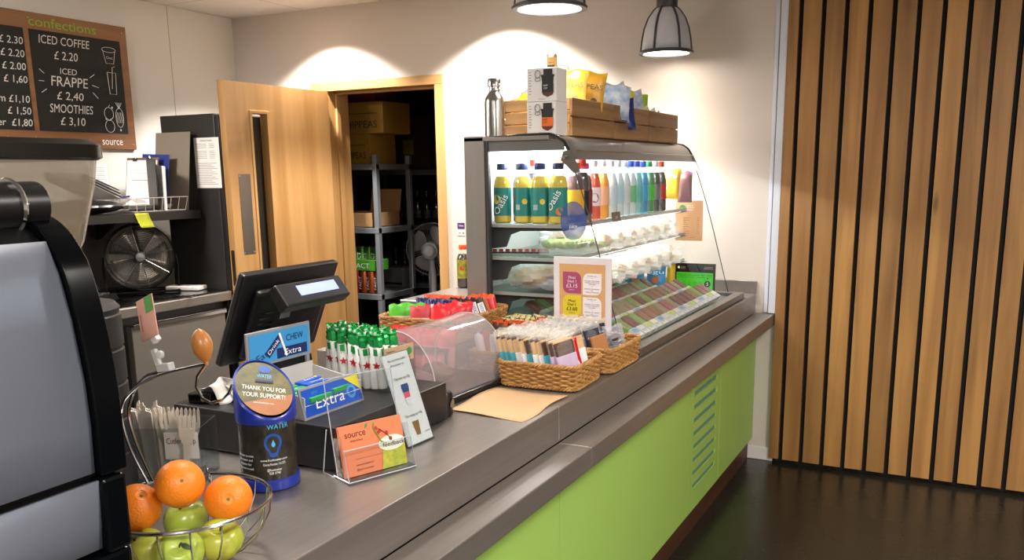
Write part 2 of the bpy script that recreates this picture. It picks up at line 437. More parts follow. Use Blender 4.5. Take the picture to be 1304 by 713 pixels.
# ------------------------------------------------------------------ refrigerated counter at the left wall
rc = thing('refrigerated_counter', 'low stainless steel back counter with two cupboard doors below a drum fan', 'counter', (-4.08, 2.6, 0))
def rpart(mb, name, par=None, **k):
    o = mb.obj(name, **k); o.parent = par or rc
    if not par: o.matrix_parent_inverse = Matrix.Translation((4.08, -2.6, 0))
    return o
dtop = mat('dark_worktop', '#2a2927', .12, .9, rvar=.04)
rpart(MB().bb((-4.48, .8, .84), (-3.70, 3.595, .893), STEEL), 'worktop_edge', bevel=.006)
rpart(MB().bb((-4.46, .8, .893), (-3.72, 3.58, .900), dtop), 'worktop', bevel=.002)
rpart(MB().bb((-4.48, .8, .0), (-3.76, 3.58, .84), mat('counter_body', '#1f1e1d', .5)), 'body')
fdm = mat('fridge_door_steel', '#8f8a82', .42, .55, var=.06, vscale=2, stretch=(20, 1, 20))
for a, b in ((.85, 1.50), (1.54, 2.19), (2.23, 2.865), (2.925, 3.545)):
    d = rpart(MB().bb((-3.76, a, .12), (-3.715, b, .79), fdm), 'door', bevel=.004)
    rpart(MB().bb((-3.75, a, .792), (-3.70, b, .80), CHROME).bb((-3.706, a, .775), (-3.70, b, .80), CHROME), 'handle', par=d, bevel=.002)
rpart(MB().bb((-4.485, .8, .9), (-4.470, 3.59, 1.295), mat('splash_steel', '#75716c', .4, .5, rvar=.06)), 'splashback')

# tall steel refrigerator behind the open door
rf = thing('tall_refrigerator', 'tall dark steel refrigerator standing behind the open oak door', 'refrigerator', (-3.92, 3.98, 0))
fside = mat('fridge_side_steel', '#403e3b', .36, .5, var=.15, vscale=1.5, rvar=.08)
def fpart(mb, name, **k):
    o = mb.obj(name, **k); o.parent = rf; o.matrix_parent_inverse = Matrix.Translation((3.92, -3.98, 0)); return o
fpart(MB().bb((-4.165, 3.605, .06), (-3.745, 4.36, 1.868), fside), 'cabinet', bevel=.005)
fpart(MB().bb((-3.745, 3.61, .12), (-3.715, 4.355, 1.86), mat('fridge_front_dark', '#242322', .45, .3)), 'door', bevel=.004)
fpart(MB().bb((-4.13, 3.65, 0), (-3.78, 4.3, .06), BLACK), 'plinth')

# ------------------------------------------------------------------ display case
dc = thing('display_case', 'glass fronted chilled display case with three shelves of drinks and sandwiches', 'display case', (-1.32, 3.55, .897))
def dpart(mb, name, par=None, **k):
    o = mb.obj(name, **k); o.parent = par or dc
    if not par: o.matrix_parent_inverse = Matrix.Translation((1.32, -3.55, -.897))
    return o
colm = mat('column_steel', '#8f8984', .42, .6, var=.08, vscale=2, stretch=(20, 20, 1))
Y0, Y1 = 2.80, 4.30
for y in (Y0, Y1 - .03):
    dpart(MB().bb((-1.675, y - .0, .8985), (-1.59, y + .03, 1.66), colm).bb((-1.59, y + .004, .8985), (-1.575, y + .026, 1.65), mat('rubber_seal', '#2a2928', .5)), 'end_column', bevel=.004)
backm = mat('white_case_back', '#d6dad8', .35)
dpart(MB().bb((-1.66, Y0 + .03, .93), (-1.645, Y1 - .03, 1.64), backm), 'back_panel')
dpart(MB().bb((-1.675, Y0, 1.64), (-1.33, Y1, 1.657), colm), 'top_panel', bevel=.003)
# curved glass front: profile x,z
prof = [(-1.33, 1.655), (-1.30, 1.648), (-1.275, 1.63), (-1.258, 1.603), (-1.245, 1.57), (-1.215, 1.49), (-1.178, 1.38), (-1.145, 1.27), (-1.115, 1.16), (-1.085, 1.05), (-1.063, .97), (-1.052, .932)]
def sheet(pr, y0, y1, m, th=.005):
    g = MB(); n = len(pr)
    vs = [(x, y, z) for y in (y0, y1) for x, z in pr]
    fs = [(i, i + 1, n + i + 1, n + i) for i in range(n - 1)]
    g.add(vs, fs, m, None, True); return g
dpart(sheet(prof[4:], Y0 + .005, Y1 - .005, GLASS), 'front_glass')
dpart(sheet([(x + .002, z + .002) for x, z in prof[:5]], Y0, Y1, mat('canopy_steel', '#8c8b8b', .28, .75)), 'canopy')
dpart(MB().bb((-1.575, Y0 + .008, 1.605), (-1.275, Y0 + .014, 1.64), mat('canopy_steel', '#8c8b8b', .28, .75)), 'canopy_end')
side = [(-1.575, .932), (-1.575, 1.64)] + prof
for y in (Y0 + .002, Y1 - .006):
    g = MB(); n = len(side); vs = [(x, y, z) for x, z in side]
    g.add(vs, [tuple(range(n))], GLASS)
    e = dpart(g, 'end_glass')
    eg = MB().tube([(x, y, z) for x, z in prof], .0022, mat('glass_edge', '#3f4a47', .2), 6)
    eg.obj('glass_edge').parent = e
# canopy arms and hinges
for y in (Y0 + .0, Y1 - .012):
    arm = MB(); pts = [(-1.56, 1.648), (-1.45, 1.655)] + prof[:5] + [(-1.232, 1.545)]
    arm.tube([(x - .0, y + .006, z + .004) for x, z in pts], .006, BLACK, 6)
    arm.prism([(-1.275, 1.60), (-1.25, 1.605), (-1.212, 1.53), (-1.235, 1.525), (-1.285, 1.57)], -.005, .004, STEELD, T(0, y + .004, 0) @ RX(90))
    arm.lathe([(0, .008), (.008, .007), (.010, 0)], CHROME, 14, T(-1.268, y - .001, 1.582) @ RX(90))
    dpart(arm, 'hinge_arm')
shm = mat('glass_shelf', '#c4cbc8', .15, .2)
for z, xf in ((1.345, -1.27), (1.225, -1.275), (1.095, -1.275)):
    s = MB().bb((-1.645, Y0 + .04, z - .008), (xf, Y1 - .03, z), clear('shelf_glass', '#e9f0ed', .05)).bb((xf - .004, Y0 + .04, z - .012), (xf + .002, Y1 - .03, z + .002), mat('shelf_trim', '#b5b8b6', .3, .5))
    s.bb((-1.58, Y0 + .025, z - .012), (xf, Y0 + .04, z - .002), mat('shelf_trim', '#b5b8b6', .3, .5))
    so = dpart(s, 'shelf')
    br = MB()
    for y in (Y0 + .05, Y1 - .06):
        q = [(-1.645, z - .012), (xf + .03, z - .012), (xf - .02, z - .022), (-1.47, z - .026), (-1.51, z - .04), (-1.53, z - .085), (-1.645, z - .10)]
        br.prism([(p[0], p[1]) for p in q], -.004, .004, mat('bracket_dark', '#4c5053', .35, .4), T(0, y, 0) @ RX(90))
    br.obj('shelf_bracket').parent = so
for z_ in (1.345, 1.225):
    dpart(MB().bb((-1.300, Y0 + .08, z_ - .016), (-1.282, Y1 - .08, z_ - .0125), mat('shelf_light', '#f4f6ff', .4, emit=1.2)), 'shelf_light')
    l2 = bpy.data.lights.new('shelf_strip', 'AREA'); l2.shape = 'RECTANGLE'; l2.size = .03; l2.size_y = 1.3; l2.energy = 1.1; l2.color = (1, .98, .95)
    l2o = bpy.data.objects.new('shelf_strip_light', l2); COL.objects.link(l2o); l2o.parent = dc; l2o.location = (-1.291 + 1.32, 0, z_ - .018 - .897)
# rails with price strips
dpart(MB().bb((-1.238, Y0 + .04, 1.600), (-1.232, Y1 - .03, 1.604), CHROME), 'glass_rail')
dpart(MB().bb((-1.43, Y0 + .06, 1.622), (-1.39, Y1 - .06, 1.638), mat('light_tube', '#f4f6ff', .4, emit=7)), 'light_tube')
lt = bpy.data.lights.new('case_light', 'AREA'); lt.shape = 'RECTANGLE'; lt.size = .04; lt.size_y = 1.36; lt.energy = 27; lt.color = (.95, .97, 1)
lto = bpy.data.objects.new('case_light', lt); COL.objects.link(lto); lto.parent = dc; lto.location = (-1.39 + 1.32, 0, 1.618 - .897); lto.rotation_euler = (0, math.radians(8), 0)
# base rim and well
rim = MB(); X0r, X1r, ya, yb = -1.66, -.982, 2.80, 4.345
rim.bb((X1r - .045, ya, .8985), (X1r, yb, .928), STEELD); rim.bb((X0r, ya, .8985), (X1r - .045, ya + .035, .928), STEELD); rim.bb((X0r, yb - .04, .8985), (X1r - .045, yb, .928), STEELD); rim.bb((X0r, ya + .035, .8985), (X0r + .03, yb - .04, .928), STEELD)
dpart(rim, 'base_rim', bevel=.003)
wm = mat('well_steel', '#8b8f8e', .35, .5)
dpart(MB().add([(-1.63, 2.835, .985), (-1.63, 4.305, .985), (-1.028, 4.305, .902), (-1.028, 2.835, .902)], [(0, 3, 2, 1)], wm), 'display_deck', solid=.004)
# worktop behind the case
bw = thing('side_worktop', 'steel worktop behind the display case holding bottled iced tea', 'worktop', (-2.1, 3.9, 0))
bo = MB().bb((-2.445, 3.45, .885), (-2.125, 4.54, .93), STEEL).bb((-2.125, 3.40, .899), (-1.70, 4.54, .93), STEEL).obj('top', bevel=.003); bo.parent = bw; bo.matrix_parent_inverse = Matrix.Translation((2.1, -3.9, 0))
bo = MB().bb((-2.43, 3.47, 0), (-2.13, 4.53, .885), STEELD).obj('base'); bo.parent = bw; bo.matrix_parent_inverse = Matrix.Translation((2.1, -3.9, 0))

# ------------------------------------------------------------------ lamps and light
lamp_glow = mat('lamp_diffuser', '#fff4e6', .5, emit=14)
pdk = mat('pendant_grey_metal', '#45454a', .45, .5)
pwh = mat('pendant_white_panel', '#b9bcc4', .35)
def pendant(loc, label, energy=42):
    t = thing('pendant_lamp', label, 'lamp', loc, 0, 'pendant lamps above the counter')
    R = .122
    pr = [(.044, .215), (.060, .200), (.085, .165), (.104, .115), (.114, .06), (.119, .012)]
    MB().open_lathe(pr, pwh, 40).obj('shade', t, solid=.004)
    MB().open_lathe([(.114, .010), (.114, -.004), (.134, -.004), (.136, .004), (.128, .010), (.118, .014), (.114, .010)], pdk, 48).obj('rim', t)
    rb = MB()
    for k in range(6):
        a = 2 * PI * k / 6 + .35
        rb.tube([((r + .004) * math.cos(a), (r + .004) * math.sin(a), z) for r, z in pr], .006, pdk, 6)
    rb.obj('rib', t)
    MB().lathe([(0, .34), (.03, .34), (.050, .33), (.052, .21), (.044, .205), (0, .205)], pdk, 28).obj('neck', t)
    MB().tube([(0, 0, .34), (0, 0, ZC - loc[2])], .006, pdk).obj('suspension_rod', t)
    MB().lathe([(.0, .002), (.118, .002), (.118, .005), (0, .005)], lamp_glow, 40).obj('diffuser', t)
    ld = bpy.data.lights.new('pendant_light', 'SPOT'); ld.energy = energy; ld.spot_size = math.radians(125); ld.spot_blend = 1; ld.shadow_soft_size = .1; ld.color = (1, .91, .82)
    lo = bpy.data.objects.new('pendant_light', ld); COL.objects.link(lo); lo.parent = t; lo.location = (0, 0, -.01)
    return t
pendant((-1.41, 4.33, 2.10), 'grey and white pendant lamp hanging furthest back near the wall', 20)
pendant((-1.395, 2.95, 2.10), 'grey rimmed pendant lamp at the top edge, above the white boxes')
pendant((-1.39, 1.55, 2.10), 'pendant lamp of the row hanging above the till')
pendant((-1.385, .15, 2.10), 'pendant lamp of the row hanging above the coffee machine')
def downlight(x, y, e, ang, label):
    t = thing('ceiling_downlight', label, 'light', (x, y, ZC), 0, 'downlights in the ceiling')
    MB().open_lathe([(.035, -.004), (.052, -.006), (.056, 0), (.035, 0)], WHITE, 28).obj('trim_ring', t)
    MB().lathe([(0, -.001), (.035, -.001), (.035, -.003), (0, -.003)], lamp_glow, 24).obj('lens', t)
    ld = bpy.data.lights.new('downlight', 'SPOT'); ld.energy = e; ld.spot_size = math.radians(ang); ld.spot_blend = .35; ld.shadow_soft_size = .04; ld.color = (1, .93, .87)
    lo = bpy.data.objects.new('downlight_beam', ld); COL.objects.link(lo); lo.parent = t; lo.location = (0, 0, -.012)
downlight(-2.40, 4.20, 210, 118, 'ceiling downlight washing the back wall above the flask')
downlight(-3.62, 4.20, 170, 118, 'ceiling downlight washing the back wall above the door frame')
# added fill panels, out of view on the ceiling, to brighten walls and slats
def panel(x, y, e, where, col=(1, .92, .85), s=.6):
    t = thing('ceiling_fill_light', 'added square ceiling fill light ' + where, 'light', (x, y, ZC), 0, 'added ceiling fill lights')
    MB().bb((-.3, -.3, -.012), (.3, .3, -.002), mat('fill_diffuser', '#fff1e2', .5, emit=3)).obj('diffuser', t)
    MB().bb((-.31, -.31, -.014), (.31, -.30, -.001), WHITE).bb((-.31, .30, -.014), (.31, .31, -.001), WHITE).bb((-.31, -.3, -.014), (-.30, .3, -.001), WHITE).bb((.30, -.3, -.014), (.31, .3, -.001), WHITE).obj('frame', t)
    ld = bpy.data.lights.new('fill_light', 'AREA'); ld.energy = e; ld.size = .55; ld.color = col
    lo = bpy.data.objects.new('fill_light', ld); COL.objects.link(lo); lo.parent = t; lo.location = (0, 0, -.02)
panel(.9, 1.9, 50, 'in front of the green counter'); panel(2.4, .6, 54, 'furthest right in the seating area'); panel(.5, -1.2, 80, 'behind the viewer'); panel(-3.8, 1.3, 100, 'above the refrigerated counter')
wd = bpy.data.worlds.new('world'); sc.world = wd; wd.use_nodes = True
wd.node_tree.nodes['Background'].inputs[0].default_value = (.9, .85, .8, 1); wd.node_tree.nodes['Background'].inputs[1].default_value = .0
sc.view_settings.view_transform = 'Standard'; sc.view_settings.look = 'None'; sc.view_settings.gamma = 1; sc.view_settings.exposure = .62
sc.view_settings.use_curve_mapping = False
sc.cycles.max_bounces = 10; sc.cycles.transparent_max_bounces = 32; sc.cycles.sample_clamp_indirect = 6
# ------------------------------------------------------------------ menu board on the left wall
def menu_board():
    t = thing('menu_board', 'brown wooden menu board with chalked iced coffee, frappe and smoothie prices on the left wall', 'menu board', (XL + .002, 3.1, 2.03))
    bw_ = wood('board_wood', '#714a2a', '#93653c', 'Y', .5, .5)
    chalk = mat('chalk_black', '#15140f', .75, var=.3, vscale=5); ck = mat('chalk_white', '#cfcdc6', .8); lg = mat('lime_print', '#7fae33', .5)
    def loc(y, z): return (0, y - 3.1, z - 2.03)
    MB().bb((0, 2.15 - 3.1, 1.69 - 2.03), (.018, 3.69 - 3.1, 2.385 - 2.03), bw_).obj('board', t, bevel=.002)
    for i, (a, b) in enumerate(((2.50, 3.055), (3.085, 3.64))):
        p = MB().bb((.018, a - 3.1, 1.78 - 2.03), (.020, b - 3.1, 2.30 - 2.03), chalk).obj('chalk_panel', t)
        F = lambda y, z: FR((.0205, y - 3.1, z - 2.03), (0, 1, 0), (0, 0, 1))
        def line(txt, h, y, z, al, wd_=None, sh=.12): MB().text(txt, h, F(y, z), ck, align=al, w=wd_, shear=sh).obj('chalk_text', p)
        if i == 1:
            for s_, y, z, h, wd_ in (('ICED COFFEE', 3.285, 2.235, .062, .30), ('£ 2.20', 3.285, 2.16, .062, .14), ('ICED', 3.29, 2.085, .045, .10), ('FRAPPE', 3.29, 2.02, .075, .22), ('£ 2,40', 3.285, 1.95, .06, .16), ('SMOOTHIES', 3.285, 1.88, .065, .26), ('£ 3,10', 3.285, 1.815, .06, .15)): line(s_, h, y, z, 'C', wd_)
            for (a1, b1_), (a2, b2_) in (((3.12, 2.10), (3.145, 2.08)), ((3.11, 2.04), (3.14, 2.04)), ((3.12, 1.98), (3.15, 2.0)), ((3.45, 2.10), (3.42, 2.08)), ((3.47, 2.03), (3.43, 2.04)), ((3.46, 1.97), (3.43, 2.0))):
                MB().tube([(.0215, a1 - 3.1, b1_ - 2.03), (.0215, a2 - 3.1, b2_ - 2.03)], .0018, ck, 4).obj('chalk_stroke', p)
            c = MB()
            def st(pts, close=False): c.tube([(.0215, y - 3.1, z - 2.03) for y, z in pts], .0014, ck, 4, closed=close)
            el = lambda cy, cz, ry, rz, n=16: [(cy + ry * math.cos(2 * PI * k / n), cz + rz * math.sin(2 * PI * k / n)) for k in range(n)]
            st(el(3.56, 2.245, .045, .014), True); st([(3.52, 2.24), (3.535, 2.17), (3.585, 2.17), (3.60, 2.24)]); c.text('Choc', .02, F(3.56, 2.195), ck); c.obj('chalk_cup', p); c = MB()
            st([(3.535, 2.12), (3.542, 2.0), (3.585, 2.0), (3.592, 2.12), (3.535, 2.12)]); st([(3.56, 2.03), (3.572, 2.15), (3.59, 2.155)]); c.obj('chalk_glass', p); c = MB()
            st(el(3.52, 1.89, .03, .035), True); st([(3.52, 1.925), (3.53, 1.94)]); c.obj('chalk_orange', p); c = MB(); st(el(3.52, 1.82, .03, .035), True); st([(3.51, 1.858), (3.52, 1.85), (3.53, 1.862)]); c.obj('chalk_apple', p); c = MB(); st(el(3.59, 1.87, .026, .055), True)
            for k in range(5): st([(3.566 + .01 * k, 1.90), (3.574 + .01 * k, 1.84)]); st([(3.59, 1.92), (3.57 + .01 * k, 1.955)])
            c.obj('chalk_pineapple', p)
            for y, z in ((3.545, 1.925), (3.50, 1.86), (3.59, 1.80)): MB().disc(.006, F(y, z), ck).obj('chalk_dot', p)
        else:
            for k, (s_, z) in enumerate((('£ 2.30', 2.215), ('£ 2.20', 2.15), ('£ 2.00', 2.085), ('£ 1,60', 2.02), ('from £1,10', 1.92), ('£ 1,50', 1.86), ('water  £1,80', 1.80))): line(s_, .052, 3.045, z, 'R', None, .1)
            for s_, z in (('Latte', 2.215), ('Mocha', 2.15), ('Tea', 2.085), ('Espresso', 2.02)): line(s_, .05, 2.53, z, 'L', None, .1)
    m = MB(); F = lambda y, z: FR((.0185, y - 3.1, z - 2.03), (0, 1, 0), (0, 0, 1))
    m.text('confections', .07, F(3.09, 2.318), lg, align='L', w=.40, lift=.001); m.text('source', .06, F(3.46, 1.715), WHITEINK, align='L', w=.135, lift=.001)
    m.poly([(0, 0), (.012, .004), (.014, .018), (.002, .014)], F(3.60, 1.745), mat('leaf_green', '#2f6b3a', .5)); m.text('homemade', .035, F(2.9, 1.725), lg, align='L', w=.18, lift=.001)
    m.obj('lettering', t)
    s = MB()
    for y, z in ((3.09, 2.355), (3.66, 2.35), (3.665, 1.715)): s.lathe([(0, .003), (.004, .002), (.005, 0)], CHROME, 8, T(.018, y - 3.1, z - 2.03) @ RY(90))
    s.obj('screws', t)
menu_board()

# ------------------------------------------------------------------ wall shelf with paperwork
sh = thing('wall_shelf', 'deep black shelf on the left wall above the drum fan', 'shelf', (XL, 3.0, 1.30))
MB().bb((.015, -1.0, 0), (.635, .57, .045), mat('black_shelf', '#121110', .4)).obj('board', sh, bevel=.002)
for y in (-.5, .35): MB().prism([(0, -.12), (.012, -.12), (.2, -.002), (0, -.002)], -.01, .01, BLACK, T(.034, y, 0) @ RX(90)).obj('bracket', sh)
blue = mat('blue_folder', '#1c2f78', .4); wire = mat('white_wire', '#dcd6cf', .35)
def wire_tray():
    t = thing('wire_tray', 'white wire filing tray full of papers at the end of the black shelf', 'tray', (-4.07, 3.33, 1.346))
    X, Y, H = .19, .17, .075
    m = MB(); r = .0025
    for z, s in ((.004, .93), (H, 1)):
        m.tube([(-X * s, -Y * s, z), (X * s, -Y * s, z), (X * s, Y * s, z), (-X * s, Y * s, z)], r, wire, 6, closed=True)
    for k in range(7):
        u = -1 + 2 * k / 6
        m.tube([(u * X, -Y, H), (u * X * .93, -Y * .93, .004), (u * X * .93, Y * .93, .004), (u * X, Y, H)], .0018, wire, 5)
        m.tube([(X, u * Y, H), (X * .93, u * Y * .93, .004), (-X * .93, u * Y * .93, .004), (-X, u * Y, H)], .0018, wire, 5)
    m.obj('wire_frame', t)
wire_tray()
def clipboard(loc, rot, w, h, label, back, sheet=PAPER, lines=True, name='clipboard'):
    t = thing(name, label, 'clipboard' if name == 'clipboard' else 'folder', loc, rot)
    MB().bb((-w / 2, 0, 0), (w / 2, .004, h), back).obj('board', t, bevel=.001)
    if name == 'clipboard':
        s = MB().bb((-w / 2 + .006, -.003, .004), (w / 2 - .006, -.0005, h - .015), sheet)
        F = FR((0, -.0032, 0), (1, 0, 0), (0, 0, 1))
        for k in range(9): s.rect(-w * .36, h * .2 + k * h * .07, w * (.36 - .05 * (k % 3)), h * .2 + k * h * .07 + .0018, F, GREY)
        s.rect(-w * .3, h * .55, w * .36, h * .56, F, INK)
        s.obj('sheets', t)
        for x in (-w * .22, w * .22): c = MB(); c.box((x, -.005, h - .012), (.022, .012, .018), BLACK).tube([(x - .006, -.004, h - .004), (x, -.006, h + .01), (x + .006, -.004, h - .004)], .0012, CHROME, 5); c.obj('clip', t)
    return t
clipboard((-4.095, 3.36, 1.356), (-12, 0, 14), .20, .285, 'white form held by two black clips on a clipboard in the wire tray', mat('board_brown', '#6b4a2e', .5))
clipboard((-4.075, 3.43, 1.356), (-8, 2, 6), .19, .30, 'dark blue folder standing behind the clipboard in the wire tray', blue, name='ring_folder')
t = clipboard((-3.965, 3.34, 1.356), (0, 3, -24), .16, .27, 'black folder standing on its edge beside the white form', BLACK, name='ring_folder')
t = clipboard((-3.935, 3.36, 1.356), (0, 5, -18), .15, .235, 'thin sheaf of white papers standing edge on right of the clipboard', PAPER, name='paper_folder')
t['category'] = 'papers'
bb_ = thing('cardboard_sheet', 'plain grey brown cardboard sheet leaning on the refrigerator side behind the folders', 'cardboard', (-4.02, 3.50, 1.347), (-8, 0, 0))
MB().bb((-.135, 0, 0), (.135, .003, .43), mat('greyboard', '#7d7364', .8)).obj('sheet', bb_)
def sheets_in_tray():
    t = thing('paper_stack', 'loose white papers and a blue pen lying in the wire tray', 'papers', (-4.075, 3.33, 1.362))
    m = MB()
    for k in range(7): m.box((.01 + random.uniform(-.01, .01), random.uniform(-.01, .01), .003 * k), (.21, .26, .0012), PAPER, RZ(random.uniform(-5, 5)))
    m.grid(lambda u, v: (.02 + .17 * (u - .5) , -.10 + .08 * v, .03 + .035 * math.sin(u * PI) * (1 - .3 * v)), 10, 3, PAPER)
    m.obj('sheets', t)
    MB().tube([(-.06, -.09, .055), (.06, -.10, .068)], .005, blue).obj('pen', t)
sheets_in_tray()
def envelopes():
    t = thing('envelope_pile', 'sloping pile of brown and white envelopes on the black shelf', 'envelopes', (-4.06, 3.0, 1.470), (0, 0, 8))
    cols = [mat('envelope_brown', '#8f6f45', .8), PAPER, mat('envelope_grey', '#9a948c', .8), mat('envelope_dark', '#2b2724', .6)]
    for k in range(6):
        MB().box((0, 0, 0), (.24, .26, .004), cols[(k * 2 + 1) % 4 if k < 5 else 3], T(.004 * k, -.006 * k, .008 * k) @ RX(-24 + k) @ RZ(k * 2 - 5)).obj('envelope', t)
envelopes()
cl = thing('document_bag', 'crumpled black document bag lying on the shelf beneath the envelopes', 'bag', (-4.0, 2.92, 1.346))
MB().grid(lambda u, v: (.14 * math.cos(2 * PI * u) * math.sin(PI * v) * (1 + .08 * math.sin(9 * u * PI)), .24 * math.sin(2 * PI * u) * math.sin(PI * v), .036 + .035 * math.cos(PI * v) * (1 + .1 * math.sin(14 * u))), 28, 12, mat('black_bag', '#0e0e0f', .3, bump=.4, bscale=30)).obj('body', cl)
for y in (-.10, .10): MB().tube([(.13, y - .05, .03), (.155, y - .02, .04), (.155, y + .02, .04), (.13, y + .05, .03)], .004, BLACK, 6).obj('strap', cl)
sn = MB().grid(lambda u, v: (.002 + .018 * (1 - v) ** 2, (u - .5) * .085 + .02 * (1 - v), -.075 + .075 * v), 4, 6, mat('yellow_note', '#d8e03a', .7)).obj('sticky_note', solid=.0006, loc=(-3.863, 3.17, 1.345))
tag(sn, 'bright yellow sticky note hanging from the shelf edge above the drum fan', 'note')
def notice(name, loc, w, h, label, F, body, cat='notice'):
    t = thing(name, label, cat, loc)
    m = MB().rect(-w / 2, 0, w / 2, h, F, PAPER, .001); m.obj('sheet', t, solid=.0008)
    c = MB(); body(c, F); c.obj('print', t)
def b1(c, F):
    c.text('Cleaning Schedule', .014, F @ T(0, .255, .0015), INK, w=.09)
    for k in range(24):
        if k in (13, 14, 20): continue
        c.rect(-.08, .02 + k * .0095, .0 if k > 12 else .07 - .02 * (k % 3), .0225 + k * .0095, F, GREY, .0018)
        if k > 12: c.rect(.02, .02 + k * .0095, .06, .0225 + k * .0095, F, GREY, .0018)
notice('notice_sheet', (-3.815, 3.6035, 1.465), .19, .275, 'printed white notice taped to the dark side of the tall refrigerator', FR((0, 0, 0), (1, 0, 0), (0, 0, 1)), b1)
def b2(c, F):
    for k in range(14): c.rect(-.05, .02 + k * .011, .045, .0225 + k * .011, F, GREY, .0018)
notice('notice_sheet', (-4.4955, 3.42, 1.42), .13, .19, 'small faded list pinned on the wall behind the wire tray', FR((0, 0, 0), (0, 1, 0), (0, 0, 1)), b2)

# ------------------------------------------------------------------ drum fan on the back counter
def drum_fan():
    t = thing('drum_fan', 'round black drum fan with a wire guard standing on the back counter', 'fan', (-4.09, 3.32, .901), 52)
    H = .20; R = .172
    fm = mat('fan_black', '#0c0c0d', .35, .4); wm_ = mat('fan_wire', '#86817a', .25, .8); bl = mat('fan_blade', '#b5afa6', .3, .7)
    # local: axis along -Y
    X = T(0, 0, H) @ RX(90)
    MB().open_lathe([(R, -.06), (R + .008, -.065), (R + .008, .065), (R, .06), (R - .004, .0), (R, -.06)], fm, 48, X).obj('drum', t)
    g = MB()
    for k in range(15):
        r = .03 + k * (R - .032) / 14; z = .062 + .018 * math.cos(r / R * PI / 2)
        g.tube([(r * math.cos(a * PI / 20), r * math.sin(a * PI / 20), z) for a in range(40)], .0011, wm_, 4, closed=True, X=X)
    for k in range(8):
        a = PI * k / 4 + .2
        g.tube([(r * math.cos(a), r * math.sin(a), .060 + .018 * math.cos(r / R * PI / 2)) for r in (.02, .06, .10, .14, R)], .0022, wm_, 5, X=X)
    g.obj('front_guard', t)
    MB().lathe([(0, .088), (.022, .086), (.026, .078), (.026, .07), (0, .07)], mat('fan_badge', '#9c9a98', .35, .6), 24, X).obj('badge', t)
    hb = MB().lathe([(0, .045), (.03, .04), (.034, 0), (.03, -.05), (0, -.055)], fm, 20, X); ho = hb.obj('hub', t)
    for k in range(5):
        b = MB(); a = 2 * PI * k / 5
        b.grid(lambda u, v: ((.03 + .125 * u) * math.cos(a + (v - .5) * (.75 + .3 * u)), (.03 + .125 * u) * math.sin(a + (v - .5) * (.75 + .3 * u)), .02 - .045 * v), 5, 5, bl, X)
        b.obj('blade', t, solid=.0015)
    MB().lathe([(0, -.066), (R, -.066), (R, -.069), (0, -.069)], mat('fan_back', '#aaa49a', .35, .6, var=.4, vscale=6), 40, X).obj('rear_guard', t)
    s = MB()
    for sx in (-1, 1):
        s.tube([(sx * (R + .012), 0, H), (sx * (R + .02), 0, H - .06), (sx * (R + .015), 0, .02), (sx * (R + .012), -.06, .008), (sx * (R + .012), -.1, .008)], .007, fm, 8)
        s.tube([(sx * (R + .015), 0, .02), (sx * (R + .012), .1, .008)], .007, fm, 8)
    s.tube([(-(R + .012), -.1, .008), (R + .012, -.1, .008)], .007, fm, 8)
    s.tube([(-(R + .012), .1, .008), (R + .012, .1, .008)], .007, fm, 8)
    s.obj('stand', t)
drum_fan()
ph = thing('telephone', 'black desk telephone with a coiled cord on the dark back counter', 'telephone', (-3.98, 2.93, .901), 20)
MB().box((0, 0, .02), (.16, .20, .04), BLACK, top=(.9, .8)).obj('base', ph, bevel=.005)
MB().tube([(-.05, -.10, .05), (-.05, -.05, .062), (-.05, .05, .062), (-.05, .10, .05)], [.022, .014, .014, .022], BLACK, 10).obj('handset', ph)
MB().tube([(-.02 + .012 * math.cos(k * 1.3) + .004 * k, -.12 - .003 * k, .012 + .008 * math.sin(k * 1.3)) for k in range(34)], .002, BLACK, 5).obj('cord', ph)
kb = MB()
for i in range(3):
    for j in range(4): kb.box((.01 + .022 * i, -.04 + .024 * j, .043), (.014, .014, .006), mat('key_grey', '#55565a', .5))
kb.obj('keys', ph)
cabl = MB().tube([(math.sin(k * .8) * .05 + k * .012, k * .012 - .02 * math.cos(k * 1.1), .004 + .0 * k) for k in range(24)], .0032, BLACK, 6).obj('power_cable', loc=(-3.9, 3.05, .9015))
tag(cabl, 'thin black power cable curling over the back counter beside the telephone', 'cable')
lf = MB().box((0, 0, .012), (.2, .10, .022), PAPER, RZ(20)).obj('folded_cloth', loc=(-3.93, 3.48, .901), bevel=.006)
tag(lf, 'folded white cloth on the back counter to the right of the drum fan', 'cloth')

# ------------------------------------------------------------------ storeroom behind the doorway
rackm = mat('rack_grey', '#777c81', .5, .2)
def rack(name, label, x0, x1, y0, y1, zs, zt):
    t = thing(name, label, 'shelving', ((x0 + x1) / 2, (y0 + y1) / 2, 0)); cx, cy = (x0 + x1) / 2, (y0 + y1) / 2
    for x in (x0, x1 - .035):
        for y in (y0, y1 - .035): MB().bb((x - cx, y - cy, 0), (x + .035 - cx, y + .035 - cy, zt), rackm).obj('post', t, bevel=.002)
    for z in zs: MB().bb((x0 - cx, y0 - .003 - cy, z - .04), (x1 - cx, y1 - cy, z), rackm).obj('shelf', t, bevel=.003)
rack('storage_rack', 'grey storage rack just inside the doorway holding cans and cardboard boxes', -4.35, -3.64, 4.92, 5.35, (.25, .70, 1.165, 1.60), 1.66)
rack('storage_rack', 'grey storage rack along the back of the dark storeroom', -4.60, -3.2, 5.85, 6.35, (.20, .66, 1.13, 1.56), 2.0)
yel = mat('yellow_carton', '#8f6c1c', .7, var=.1); dkc = mat('dark_carton', '#3a2c24', .8, var=.2)
